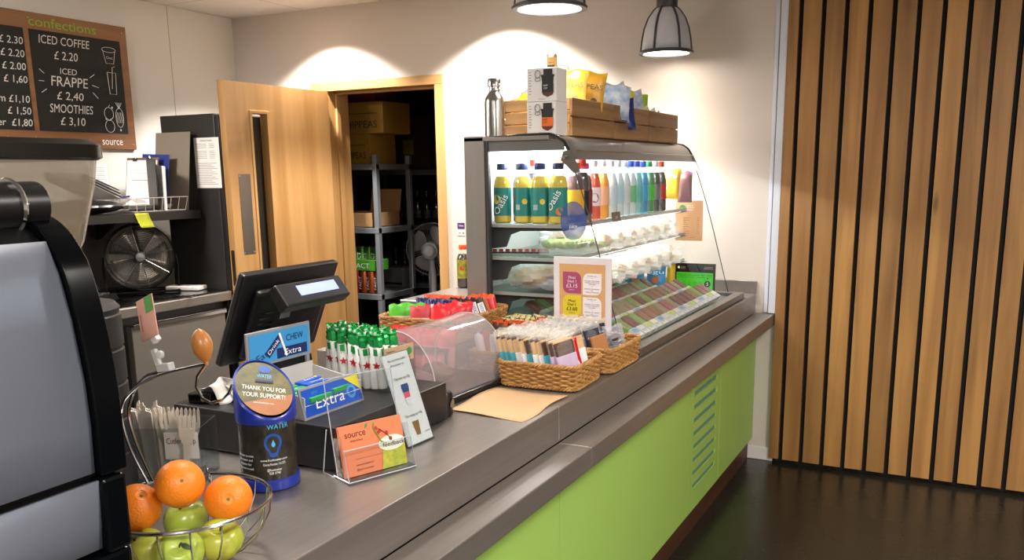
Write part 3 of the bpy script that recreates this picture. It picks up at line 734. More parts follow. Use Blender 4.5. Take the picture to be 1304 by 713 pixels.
def carton(loc, s, m, label, rot=0, txt=None, sticker=None, tape=True):
    t = thing('cardboard_box', label, 'box', loc, rot)
    MB().box((0, 0, s[2] / 2), s, m).obj('carton', t, bevel=.003)
    F = FR((0, -s[1] / 2 - .0005, 0), (1, 0, 0), (0, 0, 1))
    if txt:
        c = MB().text(txt, s[2] * .32, F @ T(0, s[2] * .18, 0), INK, w=s[0] * .72, lift=.001)
        c.rect(-s[0] * .36, s[2] * .62, s[0] * .36, s[2] * .64, F, INK, .001); c.obj('print', t)
    if sticker: MB().rect(-.05, s[2] * .3, .05, s[2] * .3 + .11, F, sticker, .001).obj('sticker', t)
    if tape: MB().bb((-.02, -s[1] / 2, s[2]), (.02, s[1] / 2, s[2] + .0008), mat('tape', '#8a7350', .4)).obj('tape', t)
    return t
carton((-3.84, 5.10, 1.601), (.27, .3, .20), yel, 'yellow cardboard snack box standing on the near rack, lower of the two', 0, 'HIPPEAS')
carton((-3.76, 5.10, 1.803), (.36, .32, .21), yel, 'yellow cardboard snack box on top of the other yellow box', 0, 'HIPPEAS')
carton((-4.12, 5.12, 1.601), (.2, .3, .30), mat('blue_carton', '#3d6e78', .8), 'blue grey box beside the yellow boxes on the near rack')
carton((-3.90, 5.12, 2.015), (.44, .26, .10), mat('magenta_carton', '#6b1f45', .7), 'flat magenta box topmost above the yellow boxes')
carton((-4.02, 6.05, 1.561), (.38, .36, .40), dkc, 'dark brown carton with a yellow sticker on the back rack', 0, None, mat('stick_y', '#9a8a20', .6))
carton((-3.58, 6.05, 1.561), (.40, .36, .40), dkc, 'dark brown carton with a green sticker on the back rack', 0, None, mat('stick_g', '#4f6b30', .6))
def openbox():
    t = thing('cardboard_box', 'open brown cardboard box with raised flaps on the near storage rack', 'box', (-3.90, 5.10, 1.166))
    m = MB(); w, d, h = .40, .32, .10
    for a, b in (((-w / 2, -d / 2, 0), (w / 2, -d / 2 + .005, h)), ((-w / 2, d / 2 - .005, 0), (w / 2, d / 2, h)), ((-w / 2, -d / 2, 0), (-w / 2 + .005, d / 2, h)), ((w / 2 - .005, -d / 2, 0), (w / 2, d / 2, h)), ((-w / 2, -d / 2, 0), (w / 2, d / 2, .005))): m.bb(a, b, CARDB)
    m.obj('carton', t)
    MB().bb((-.06, 0, 0), (w / 2, .004, .16), CARDB, T(0, d / 2, h) @ RX(-12)).obj('flap', t)
    MB().bb((-w / 2, -.004, 0), (-.06, 0, .10), CARDB, T(0, -d / 2 + .02, h) @ RX(18)).obj('flap', t)
openbox()
def can_obj(loc, body, label, group, txtm=WHITEINK):
    t = thing('drink_can', label, 'can', loc, random.uniform(-20, 20), group)
    MB().lathe([(.024, 0), (.030, .006), (.030, .145), (.026, .155)], body, 20).obj('body', t)
    MB().lathe([(.026, .155), (.026, .159), (.023, .157), (0, .157)], CHROME, 20).obj('lid', t)
    MB().text('FACT', .035, FR((0, -.0305, .03), (0, 0, 1), (-1, 0, 0)), txtm, align='L', w=.09, lift=.002).obj('lettering', t)
    return t
cop = mat('copper_can', '#9c4f28', .3, .7); redc = mat('red_can', '#7a1a22', .3, .6); grc = mat('green_can', '#4f8a3a', .3, .5)
seq = [cop, redc, cop, cop, cop]
c0 = None
for k in range(5):
    can_obj((-3.945 + .066 * k, 4.96, .701), seq[k], ['copper drink can at the left end of the lower can row', 'dark red drink can in the lower row under the green tray', 'copper drink can just right of the upper dark red can', 'copper drink can second from the rack post on the middle shelf', 'copper drink can next to the rack post on the middle shelf'][k], 'cans on the near rack')
tg = thing('can_tray', 'bright green printed tray standing on the copper cans', 'tray', (-3.83, 5.0, .861))
MB().bb((-.13, -.06, 0), (.13, .10, .075), mat('green_tray', '#4c9a30', .5)).obj('tray', tg, bevel=.003)
MB().text('FACT', .05, FR((0.01, -.0605, .018), (1, 0, 0), (0, 0, 1)), WHITEINK, w=.14).obj('lettering', tg)
for k in range(4): can_obj((-3.93 + .062 * k, 5.02, .866), grc, '%s green drink can from the left standing in the green tray' % ORD[k], 'green cans in the tray')
for k in range(3): can_obj((-3.80 + .066 * k, 4.96, .251), redc, ['dark red can on the lowest visible rack shelf, left one', 'dark red can on the lowest visible rack shelf, middle one', 'dark red can on the lowest visible rack shelf, right one'][k], 'red cans low on the rack')
mlk = thing('milk_bottle', 'large cloudy plastic milk container low on the near rack', 'bottle', (-3.97, 5.0, .251))
MB().lathe([(.06, 0), (.068, .01), (.068, .16), (.05, .20), (.02, .23), (.02, .25)], mat('cloudy', '#8a8a80', .4), 20).obj('body', mlk); MB().lathe([(.022, .25), (.022, .27), (0, .272)], BLACK, 14).obj('cap', mlk)
gb = mat('dark_glass_bottle', '#141a16', .1, coat=.3)
def dkbottle(loc, label, g):
    t = thing('glass_bottle', label, 'bottle', loc, 0, g)
    MB().lathe([(.03, 0), (.032, .01), (.032, .15), (.024, .185), (.013, .21), (.013, .245)], gb, 18).obj('body', t)
    MB().lathe([(.0325, .05), (.0325, .11)], mat('bottle_label', '#4f504f', .6), 18).obj('bottle_label', t)
    MB().lathe([(.015, .24), (.015, .262), (0, .263)], mat('silver_cap', '#55575a', .3, .8), 12).obj('cap', t)
    return t
d0 = dkbottle((-4.18, 5.95, 1.131), 'leftmost dark glass bottle on the upper back shelf', 'dark bottles in the storeroom')
for k in range(1, 6): dup(d0, '%s dark glass bottle from the left on the upper back shelf' % ORD[k], (-4.18 + .088 * k, 5.95, 1.131))
for k in range(6): dup(d0, '%s dark glass bottle from the left on the middle back shelf behind the fan' % ORD[k], (-4.24 + .088 * k, 5.95, .661))
def store_fan():
    t = thing('pedestal_fan', 'white pedestal fan seen from behind in the dark storeroom doorway', 'fan', (-3.655, 5.60, 0), 24)
    fw = mat('fan_white', '#dfe2e8', .4); gw = mat('guard_grey', '#b8bbc0', .35)
    bl = film('fan_blade_clear', '#a9adb5', .8, .3, 0)
    H = .96; X = T(0, 0, H) @ RX(-90)       # axis towards +Y (away)
    MB().lathe([(0, -.17), (.028, -.165), (.045, -.15), (.05, -.13), (.062, -.12), (.066, -.02), (.05, .01), (0, .012)], fw, 28, X).obj('motor_housing', t)
    g = MB()
    g.tube([(.2 * math.cos(a * PI / 24), .2 * math.sin(a * PI / 24), .03) for a in range(48)], .004, gw, 6, closed=True, X=X)
    for s in (-1, 1):
        for k in range(54):
            a = 2 * PI * k / 54
            g.tube([(r * math.cos(a), r * math.sin(a), .03 + s * .055 * math.sqrt(max(0, 1 - (r / .2) ** 2))) for r in (.05, .1, .15, .185, .2)], .0009, gw, 3, X=X, cap=False)
    g.obj('guard', t)
    for k in range(4):
        a = 2 * PI * k / 4 + .5; b = MB()
        b.grid(lambda u, v: ((.03 + .145 * u) * math.cos(a + (v - .5) * (.5 + .75 * math.sin(u * PI * .8))), (.03 + .145 * u) * math.sin(a + (v - .5) * (.5 + .75 * math.sin(u * PI * .8))), .045 - .03 * v), 8, 6, mat('fan_blade_pale', '#c4c8d0', .35), X)
        b.obj('blade', t, solid=.002)
    MB().tube([(0, -.03, H - .03), (0, -.02, H - .09), (0, 0, H - .2), (0, 0, H - .42)], [.02, .022, .032, .028], fw, 16).obj('neck', t)
    MB().tube([(0, 0, H - .42), (0, 0, .03)], .013, gw, 12).obj('pole', t)
    MB().lathe([(.19, 0), (.19, .015), (.05, .035), (.02, .05), (0, .05)], fw, 32).obj('base', t)
store_fan()
wb = thing('air_cooler', 'pale plastic heater standing in the storeroom behind the near rack', 'heater', (-3.98, 5.62, 0), 0)
MB().bb((-.10, -.08, .02), (.10, .08, .82), mat('grey_appliance', '#6f7378', .5)).obj('body', wb, bevel=.02)
gr = MB()
for k in range(12): gr.bb((-.08, -.083, .30 + .035 * k), (.08, -.079, .315 + .035 * k), BLACK)
gr.obj('grille', wb); MB().bb((-.11, -.1, 0), (.11, .1, .02), BLACK).obj('foot', wb)
def b3(c, F):
    c.rect(-.026, .038, .026, .078, F, mat('purple_print', '#4a2358', .5), .0016); c.text('Tables', .012, F @ T(0, .055, .001), WHITEINK, w=.035, lift=.0012); c.rect(.008, .008, .022, .022, F, mat('orange_print', '#d06a2a', .5), .0016); c.rect(-.02, .01, .0, .018, F, GREY, .0016)
notice('wall_sticker', (-2.755, YW - .001, 1.158), .054, .082, 'small purple and white sticker on the wall beside the display case', FR((0, 0, 0), (1, 0, 0), (0, 0, 1)), b3, 'sticker')
# ------------------------------------------------------------------ coffee machine and grinder at the near end
def coffee_machine():
    t = thing('coffee_machine', 'large silver and black espresso machine at the near left end of the counter', 'coffee machine', (-1.30, .35, .898))
    o = Vector((1.30, -.35, -.898))
    silver = mat('machine_silver', '#8b93a3', .32, .35, rvar=.05); trim = mat('machine_trim_black', '#05070a', .2, spec=.12)
    pf = [(-1.058, .985), (-1.050, 1.04), (-1.044, 1.125), (-1.041, 1.20), (-1.043, 1.26), (-1.055, 1.346), (-1.070, 1.405), (-1.089, 1.447), (-1.115, 1.466), (-1.15, 1.472)]
    Ya, Yb = -.16, .78
    def P(x, y, z): return (x + o.x, y + o.y, z + o.z)
    def skin(m, mt, y0, y1, pr, off):
        n = len(pr); vs = [P(x + off, y, z) for y in (y0, y1) for x, z in pr]
        m.add(vs, [(i, n + i, n + i + 1, i + 1) for i in range(n - 1)], mt, None, True)
    # solid core, black
    core = MB(); pr = [(x - .012, z) for x, z in pf]
    poly = [(x, z) for x, z in pr] + [(-1.62, 1.472), (-1.62, .985)]
    n = len(poly); vs = [P(x, y, z) for y in (Ya, Yb - .002) for x, z in poly]
    core.add(vs, [tuple(range(n)), tuple(range(2 * n - 1, n - 1, -1))] + [(i, n + i, n + (i + 1) % n, (i + 1) % n) for i in range(n)], BLACK)
    core.obj('body', t)
    up = MB(); seg = [q for q in pf if q[1] >= 1.13 and q[1] < 1.462]; seg = [(-1.044, 1.134)] + seg
    skin(up, silver, Ya + .03, Yb - .042, seg, 0); up.obj('upper_panel', t, solid=.006)
    lo = MB(); skin(lo, silver, Ya + .03, Yb - .040, [(-1.052, 1.022), (-1.048, 1.06), (-1.044, 1.122)], .003); lo.obj('lower_panel', t, solid=.006)
    for y0, y1 in ((Yb - .04, Yb), (Ya, Ya + .03)):
        s = MB()
        for seg in ([q for q in pf if q[1] >= 1.13], ):
            q = [(-1.043, 1.13)] + seg
            for _ in range(2): q = [q[0]] + [p for i in range(len(q) - 1) for p in ((.75 * q[i][0] + .25 * q[i + 1][0], .75 * q[i][1] + .25 * q[i + 1][1]), (.25 * q[i][0] + .75 * q[i + 1][0], .25 * q[i][1] + .75 * q[i + 1][1]))] + [q[-1]]
            n = len(q); o2 = .014
            vs = [P(x + o2 - .02 * max(0, (z - 1.42) / .05), y, z + .012 * max(0, (z - 1.42) / .05)) for y in (y0, y1) for x, z in q] + [P(x - .03, y, z - .02 * max(0, (z - 1.42) / .05)) for y in (y0, y1) for x, z in q]
            fs = []
            for i in range(n - 1): fs += [(i, i + 1, n + i + 1, n + i), (2 * n + i, 3 * n + i, 3 * n + i + 1, 2 * n + i + 1), (i, 2 * n + i, 2 * n + i + 1, i + 1), (n + i, n + i + 1, 3 * n + i + 1, 3 * n + i)]
            fs += [(0, n, 3 * n, 2 * n), (n - 1, 3 * n - 1, 4 * n - 1, 2 * n - 1)]
            s.add(vs, fs, trim, None, True)
        s.obj('side_trim', t, bevel=.006)
        s = MB(); s.bb(P(-1.075, y0, 1.014), P(-1.032, y1, 1.124), trim); s.obj('lower_trim', t, bevel=.006)
    MB().bb(P(-1.62, Ya, .93), P(-1.04, Yb + .004, 1.012), trim).obj('base', t, bevel=.008)
    for x in (-1.12, -1.55):
        for y in (Ya + .06, Yb - .06): MB().lathe([(.022, 0), (.022, .034), (.018, .04)], BLACK, 14, T(x + o.x, y + o.y, 0)).obj('foot', t)
    # rolled cup rail on the top edge
    MB().tube([P(-1.142, y, 1.494) for y in (Ya, .2, .5, Yb - .012)], .032, mat('rail_dark', '#1b1a1c', .35, .3), 20).obj('cup_rail', t)
    r = MB()
    for y in (Yb - .05, ): r.tube([P(-1.142 + .034 * math.cos(a), y, 1.494 + .034 * math.sin(a)) for a in [k * PI / 12 for k in range(24)]], .004, CHROME, 6, closed=True)
    r.tube([P(-1.135, Ya, 1.477), P(-1.135, Yb - .075, 1.477)], .003, CHROME, 6)
    r.obj('chrome_band', t)
    v = MB()
    for k in range(6): v.box(P(-1.100, .50 + .03 * k, 1.458), (.002, .016, .016), BLACK, None)
    v.obj('vent_slots', t)
    L = MB(); F = FR(P(-1.0405, .50, 1.225), (0, 1, 0), (0, 0, 1)); L.bb(P(-1.0415, .535, 1.222), P(-1.036, .56, 1.236), mat('badge_silver', '#c8ccd4', .25, .8)).obj('badge', t, bevel=.002)
coffee_machine()
def grinder():
    t = thing('coffee_grinder', 'coffee grinder with a big smoky bean hopper behind the espresso machine', 'grinder', (-1.62, .93, .898))
    # body, ribbed cylinder
    b = MB(); pr = [(.095, 0), (.1, .01)]
    for k in range(5): pr += [(.1, .02 + k * .075), (.1, .085 + k * .075), (.097, .088 + k * .075), (.097, .092 + k * .075)]
    pr += [(.099, .40), (.09, .412), (0, .414)]
    b.lathe(pr, mat('grinder_body', '#1d1d1f', .5), 36, T(.035, .17, 0) @ SC(1, 1, .94)); b.obj('body', t)
    # hopper: rounded rectangle lofts
    def rr(w, d, z, n=8, r=.06):
        pts = []
        for cx, cy, a0 in ((w - r, d - r, 0), (-w + r, d - r, 90), (-w + r, -d + r, 180), (w - r, -d + r, 270)):
            for k in range(n + 1): a = math.radians(a0 + 90 * k / n); pts.append((cx + r * math.cos(a), cy + r * math.sin(a), z))
        return pts
    def loft(m, rings, mt):
        n = len(rings[0]); vs = [p for q in rings for p in q]
        m.add(vs, [(i * n + k, i * n + (k + 1) % n, (i + 1) * n + (k + 1) % n, (i + 1) * n + k) for i in range(len(rings) - 1) for k in range(n)], mt, None, True)
    hop = film('hopper_smoke', '#9c907c', .62, .1, .05, 10)
    h = MB(); loft(h, [rr(.19, .09, .46, r=.03), rr(.225, .115, .52, r=.05), rr(.25, .135, .62), rr(.255, .14, .665)], hop); h.obj('bean_hopper', t)
    bn = MB(); loft(bn, [rr(.18, .08, .465, r=.03), rr(.215, .105, .52, r=.05), rr(.228, .118, .555)], mat('residue', '#8f8168', .7, var=.3)); bn.add(rr(.228, .118, .555), [tuple(range(36))], mat('residue', '#8f8168', .7, var=.3)); bn.obj('bean_residue', t)
    l = MB(); loft(l, [rr(.256, .141, .662), rr(.262, .147, .666), rr(.262, .147, .688), rr(.25, .135, .697)], mat('lid_black', '#121212', .25)); l.add(rr(.25, .135, .697), [tuple(range(36))], mat('lid_black', '#121212', .25)); l.obj('lid', t)
    nk = MB().bb((-.16, -.07, .20), (.13, .07, .47), BLACK).bb((-.16, -.07, 0), (.0, .07, .2), BLACK); nk.obj('neck', t, bevel=.01)
grinder()

# ------------------------------------------------------------------ fruit bowl
orm = mat('orange_peel', '#f08b1e', .42, bump=.5, bscale=260, sss=.1, var=.12, vscale=6, col2='#e67a14')
apm = mat('green_apple_skin', '#93ad3a', .28, sss=.1, var=.18, vscale=5, col2='#a9bb52'); apy = mat('yellow_green_apple_skin', '#b7b545', .28, sss=.1, var=.2, vscale=4, col2='#a3b03e')
def fruit_bowl():
    C0 = (-1.135, .965, .898)
    t = thing('fruit_bowl', 'chrome wire fruit bowl with a curved hanging hook beside the espresso machine', 'bowl', C0)
    R, H = .137, .098
    m = MB()
    m.tube([(R * math.cos(a * PI / 30), R * math.sin(a * PI / 30), H) for a in range(60)], .0035, CHROME, 8, closed=True)
    m.obj('rim', t)
    w_ = MB()
    for k in range(18):
        a = 2 * PI * k / 18
        w_.tube([(math.cos(a) * r, math.sin(a) * r, z) for r, z in ((R, H), (R * .97, H * .7), (R * .86, H * .38), (R * .66, H * .13), (R * .42, .006))], .0016, CHROME, 6)
    w_.obj('wire', t)
    MB().tube([(R * .42 * math.cos(a * PI / 20), R * .42 * math.sin(a * PI / 20), .0045) for a in range(40)], .0035, CHROME, 8, closed=True).obj('foot_ring', t)
    # arm: in the plane y = const behind the rim
    def A(x, y, z): return (x - C0[0], y - C0[1], z - C0[2])
    for s in (-.006, .006):
        p = [A(-1.262, 1.0 + s, .998), A(-1.30 - s, 1.0 + s * 2, 1.06), A(-1.315 - s, 1.0 + s * 2, 1.12), A(-1.293, 1.0 + s * 2, 1.158 + s), A(-1.25, 1.0 + s, 1.19 + s), A(-1.19, 1.0 + s, 1.206), A(-1.10, 1.0, 1.228)]
        q = []
        for i in range(len(p) - 1):
            for k in range(5): q.append(tuple(Vector(p[i]).lerp(Vector(p[i + 1]), k / 5)))
        q.append(p[-1])
        for _ in range(4): q = [q[0]] + [tuple((Vector(q[i - 1]) + Vector(q[i]) * 2 + Vector(q[i + 1])) / 4) for i in range(1, len(q) - 1)] + [q[-1]]
        MB().tube(q, .0028, CHROME, 8).obj('arm', t)
    p = [A(-1.10, 1.0, 1.228), A(-1.122, 1.0, 1.205), A(-1.127, 1.0, 1.186), A(-1.115, 1.0, 1.168), A(-1.095, 1.0, 1.162), A(-1.07, 1.0, 1.170), A(-1.053, 1.0, 1.184), A(-1.045, 1.0, 1.198)]
    MB().tube(p, .0026, CHROME, 8).obj('hook', t)
    MB().lathe([(.003, 0), (.004, .006), (.009, .010), (.0155, .024), (.017, .036), (.014, .048), (.007, .058), (0, .062)], wood('knob_wood', '#a5672f', '#c08445', 'Z', .7, .35), 20, T(*A(-1.098, 1.0, 1.226)) @ RY(-12)).obj('knob', t)
    rope = MB()
    for s in (0, PI): rope.tube([A(-1.235 + .07 * k / 20 + .0016 * math.cos(k * 1.5 + s), 1.10 + .0 * k - .055 * (k / 20), 1.0 + .014 * math.sin(PI * k / 20) + .0016 * math.sin(k * 1.5 + s)) for k in range(21)], .0018, CHROME, 6)
    rope.obj('twisted_handle', t)
fruit_bowl()
def sphere_pts(f, nu=36, nv=20):
    return f, nu, nv
def orange(loc, label, rot=(0, 0, 0)):
    t = thing('orange', label, 'orange', loc, rot, 'oranges in the wire bowl')
    R = .0395
    m = MB().grid(lambda u, v: (R * math.cos(2 * PI * u) * math.sin(PI * v), R * math.sin(2 * PI * u) * math.sin(PI * v), R * .96 * math.cos(PI * v) - (.0025 if v < .04 or v > .96 else 0)), 40, 26, orm); m.obj('fruit', t)
    MB().lathe([(0, .0015), (.0025, .001), (.003, 0)], mat('stem_green', '#5d6b2c', .6), 8, T(0, 0, R * .96 - .003)).obj('stem', t)
def apple(loc, label, skin, rot=(0, 0, 0), leaf=False):
    t = thing('apple', label, 'apple', loc, rot, 'green apples in the wire bowl')
    R = .0365
    def f(u, v):
        a = 2 * PI * u; p = PI * v
        r = R * math.sin(p) * (1 + .04 * math.cos(5 * a) * max(0, -math.cos(p)))
        z = R * .95 * math.cos(p) - .013 * math.exp(-(p / .35) ** 2) + .008 * math.exp(-((PI - p) / .3) ** 2)
        r *= 1 + .10 * math.cos(p) * .8
        return (r * math.cos(a), r * math.sin(a), z)
    MB().grid(f, 40, 28, skin).obj('fruit', t)
    MB().tube([(0, 0, .020), (.001, 0, .032), (.005, .001, .043)], [.0012, .0012, .002], mat('apple_stem', '#3b2f1a', .7), 6).obj('stem', t)
    if leaf: MB().grid(lambda u, v: (.004 + .02 * u, (v - .5) * .009 * math.sin(PI * min(1, u + .05)), .041 + .003 * math.sin(PI * u)), 6, 4, mat('leaf_dark', '#30401c', .5)).obj('leaf', t, solid=.0005)
orange((-1.124, .946, 1.035), 'orange resting highest in the middle of the wire bowl', (30, 60, 0))
orange((-1.075, 1.00, .998), 'orange on the right side of the wire bowl', (70, 20, 40))
orange((-1.178, .902, 1.0), 'orange on the left, partly hidden by the espresso machine', (10, 40, 0))
apple((-1.151, .975, .957), 'green apple in the middle below the highest orange', apm, (20, -10, 0))
apple((-1.082, .900, .943), 'front green apple with a stem facing forward in the wire bowl', apm, (42, 25, 20), True)
apple((-1.060, .962, .942), 'yellow green apple on the right against the bowl wires', apy, (15, 20, 0))
apple((-1.147, .884, .938), 'yellow green apple at the lower left of the wire bowl', apy, (25, -20, 0))
def clip_card():
    t = thing('price_card', 'pink price card with a green corner held by a clear clip on the bowl arm', 'card', (-1.195, 1.0, 1.206))
    cl_ = film('clip_clear', '#dfe2e2', .55, .1, .1, 20)
    MB().box((0, 0, .008), (.032, .014, .014), cl_, RY(-10)).box((-.012, 0, .028), (.012, .008, .03), cl_, RY(-20)).lathe([(.0, -.004), (.007, -.004), (.007, .004), (0, .004)], cl_, 12, T(-.006, -.004, .03) @ RX(90)).obj('clip', t, bevel=.002)
    MB().box((0, 0, 0), (.014, .010, .010), WHITE, T(-.018, 0, .055) @ RY(-40)).obj('joint', t, bevel=.001)
    X = T(-.034, 0, .090) @ RZ(-8) @ RX(-10) @ Matrix.Rotation(math.radians(-22), 4, 'Y')
    MB().bb((-.024, -.0006, -.036), (.024, .0006, .036), mat('pink_card', '#d9a394', .7), X).obj('card', t)
    F = X @ FR((0, -.0008, 0), (1, 0, 0), (0, 0, 1))
    MB().rect(.0, .008, .023, .035, F, mat('card_green', '#5c9a55', .6)).rect(-.018, -.02, -.015, .01, F, mat('card_ink', '#b57566', .6)).obj('print', t)
clip_card()

# ------------------------------------------------------------------ cutlery holder
def cutlery():
    t = thing('cutlery_holder', 'clear acrylic cutlery holder with a price label behind the fruit bowl', 'holder', (-1.478, 1.240, .8985), 28)
    m = MB(); w, d, h = .15, .10, .12
    for a, b in (((-w / 2, -d / 2, 0), (w / 2, -d / 2 + .003, h)), ((-w / 2, d / 2 - .003, 0), (w / 2, d / 2, h)), ((-w / 2, -d / 2, 0), (-w / 2 + .003, d / 2, h)), ((w / 2 - .003, -d / 2, 0), (w / 2, d / 2, h)), ((-.0015, -d / 2, 0), (.0015, d / 2, h)), ((-w / 2, -d / 2, 0), (w / 2, d / 2, .003))): m.bb(a, b, ACRYL)
    m.obj('box', t)
    ls = MB().bb((0, -.001, .055), (.07, 0, .112), PAPER, T(0, -d / 2 - .0005, 0)); lo_ = ls.obj('label', t)
    MB().text('Cutlery 10 p', .018, FR((.035, -d / 2 - .0018, .088), (1, 0, 0), (0, 0, 1)), INK, w=.06).obj('lettering', lo_)
    return t
cutlery()
wf = mat('pale_wood_cutlery', '#d9cfc0', .6, var=.08, vscale=20)
def fork(loc, rot, label):
    t = thing('wooden_fork', label, 'fork', loc, rot, 'forks in the cutlery holder')
    m = MB(); m.bb((-.006, -.001, 0), (.006, .001, .085), wf)
    m.prism([(-.006, .080), (-.014, .100), (-.016, .118), (.016, .118), (.014, .100), (.006, .080)], -.001, .001, wf, RX(90)); m.obj('handle', t)
    for k in range(4): MB().prism([(-.016 + .0087 * k, .117), (-.0157 + .0087 * k, .144), (-.0130 + .0087 * k, .149), (-.0105 + .0087 * k, .144), (-.0101 + .0087 * k, .117)], -.001, .001, wf, RX(90)).obj('tine', t)
    return t
f0 = None
pos = [(-1.556 + .0135 * k, 1.207 + .012 * ((k * 5) % 4), .903) for k in range(9)]
for k, p in enumerate(pos):
    lab = '%s pale wooden fork from the left standing in the clear cutlery holder' % ORD[k]
    p = (p[0] + .035, p[1], p[2])
    r = (random.uniform(-6, 4), random.uniform(-9, 9), 40 + random.uniform(-18, 18))
    if f0 is None: f0 = fork(p, r, lab)
    else: dup(f0, lab, p, r)
def wrapped(loc, rot, label):
    t = thing('paper_wrapped_knife', label, 'cutlery', loc, rot, 'paper wrapped cutlery in the holder')
    MB().prism([(-.013, 0), (-.016, .13), (-.005, .147), (.016, .14), (.013, 0)], -.002, .002, mat('napkin', '#cfc8c2', .8, bump=.4, bscale=40), RX(90)).obj('wrap', t)
    MB().prism([(-.005, .13), (-.005, .152), (.004, .156), (.005, .13)], -.001, .0012, wf, RX(90)).obj('tip', t)
    return t
w0 = None
for k in range(7):
    p = (-1.560 + .008 * k, 1.210 + .012 * (k % 3), .903); r = (random.uniform(-8, 4), -16 + 2 * k, random.uniform(-20, 20)); lab = '%s paper wrapped piece of cutlery from the left in the holder' % ORD[k]
    w0 = wrapped(p, r, lab) if w0 is None else w0
    if k: dup(w0, lab, p, r)

# ------------------------------------------------------------------ till: cash drawer, monitor
cd = thing('cash_drawer', 'flat black cash drawer under the till monitor', 'cash drawer', (-1.418, 1.625, .898))
MB().bb((-.242, -.225, .004), (.242, .225, .102), mat('drawer_black', '#161617', .42, bump=.06, bscale=300)).obj('housing', cd, bevel=.003)
MB().bb((-.244, -.21, .012), (-.242, .21, .085), BLACK).obj('front', cd, bevel=.001)
for x in (-.2, .2):
    for y in (-.19, .19): MB().lathe([(.012, 0), (.012, .005)], BLACK, 12, T(x, y, .0)).obj('foot', cd)
def monitor():
    t = thing('till_monitor', 'black touch screen till monitor seen from behind with a lit customer display', 'monitor', (-1.545, 1.66, 1.0005))
    X = T(.0, 0, .19) @ RZ(0) @ RY(24)   # leaning panel, back faces +X
    bk = mat('monitor_black', '#0d0d0f', .45, bump=.05, bscale=300); bs = mat('monitor_bezel', '#2a2a2c', .4)
    MB().bb((-.016, -.172, -.125), (.006, .172, .125), bk, X).obj('screen_housing', t, bevel=.006)
    MB().box((.016, 0, -.01), (.024, .26, .19), bk, X, ).obj('back_cover', t, bevel=.01)
    MB().bb((-.018, -.160, -.112), (-.0155, .160, .112), BLACKG, X).obj('screen', t)
    v = MB()
    for k in range(9): v.bb((.0282, -.11, -.09 + .014 * k), (.029, -.06, -.086 + .014 * k), BLACKG, X)
    v.obj('vents', t)
    MB().bb((.0283, -.035, .0), (.0292, .0, .034), mat('grey_sticker', '#9aa3a3', .5), X).obj('sticker', t)
    MB().prism([(-.10, 0), (.08, 0), (.08, .012), (.035, .022), (.02, .14), (-.015, .14), (-.02, .022), (-.10, .012)], -.075, .075, bk, RX(90)).obj('stand', t, bevel=.006)
    d = MB().box((0, 0, 0), (.062, .235, .034), bk, T(.118, -.020, .245) @ RY(52)); do = d.obj('customer_display', t, bevel=.005)
    MB().bb((-.018, -.055, .0172), (.010, .085, .018), mat('display_lit', '#7f8df0', .4, emit=.6), T(.118, -.020, .245) @ RY(52)).obj('display_window', do)
    MB().tube([(.03, -.02, .24), (.10, -.02, .243)], .012, bk, 8).obj('display_arm', t)
monitor()
rp = thing('receipt_printer', 'pile of crumpled white till receipts on the cash drawer behind the blue tub', 'receipts', (-1.585, 1.50, 1.0))
MB().grid(lambda u, v: (.07 * (u - .5) * 1.2 + .01 * math.sin(9 * v), .13 * (v - .5), .004 + .045 * math.sin(PI * u) * (1 - .5 * abs(v - .3)) + .006 * math.sin(11 * u + 7 * v)), 16, 12, PAPER).obj('receipt', rp, solid=.0006)
MB().grid(lambda u, v: (.02 + .09 * (u - .5), .02 + .10 * (v - .5), .003 + .03 * math.sin(PI * u) + .006 * math.sin(13 * u + 5 * v)), 14, 10, PAPER).obj('receipt', rp, solid=.0006)
pb = thing('pen_holder', 'small black block holding a pen at the corner of the cash drawer', 'holder', (-1.60, 1.435, 1.0005), 15)
MB().bb((-.03, -.015, 0), (.03, .015, .024), BLACKG).obj('block', pb, bevel=.003); MB().lathe([(0, .002), (.006, .002), (.006, 0)], GREY, 12, T(.012, -.015, .012) @ RX(90)).obj('dial', pb)

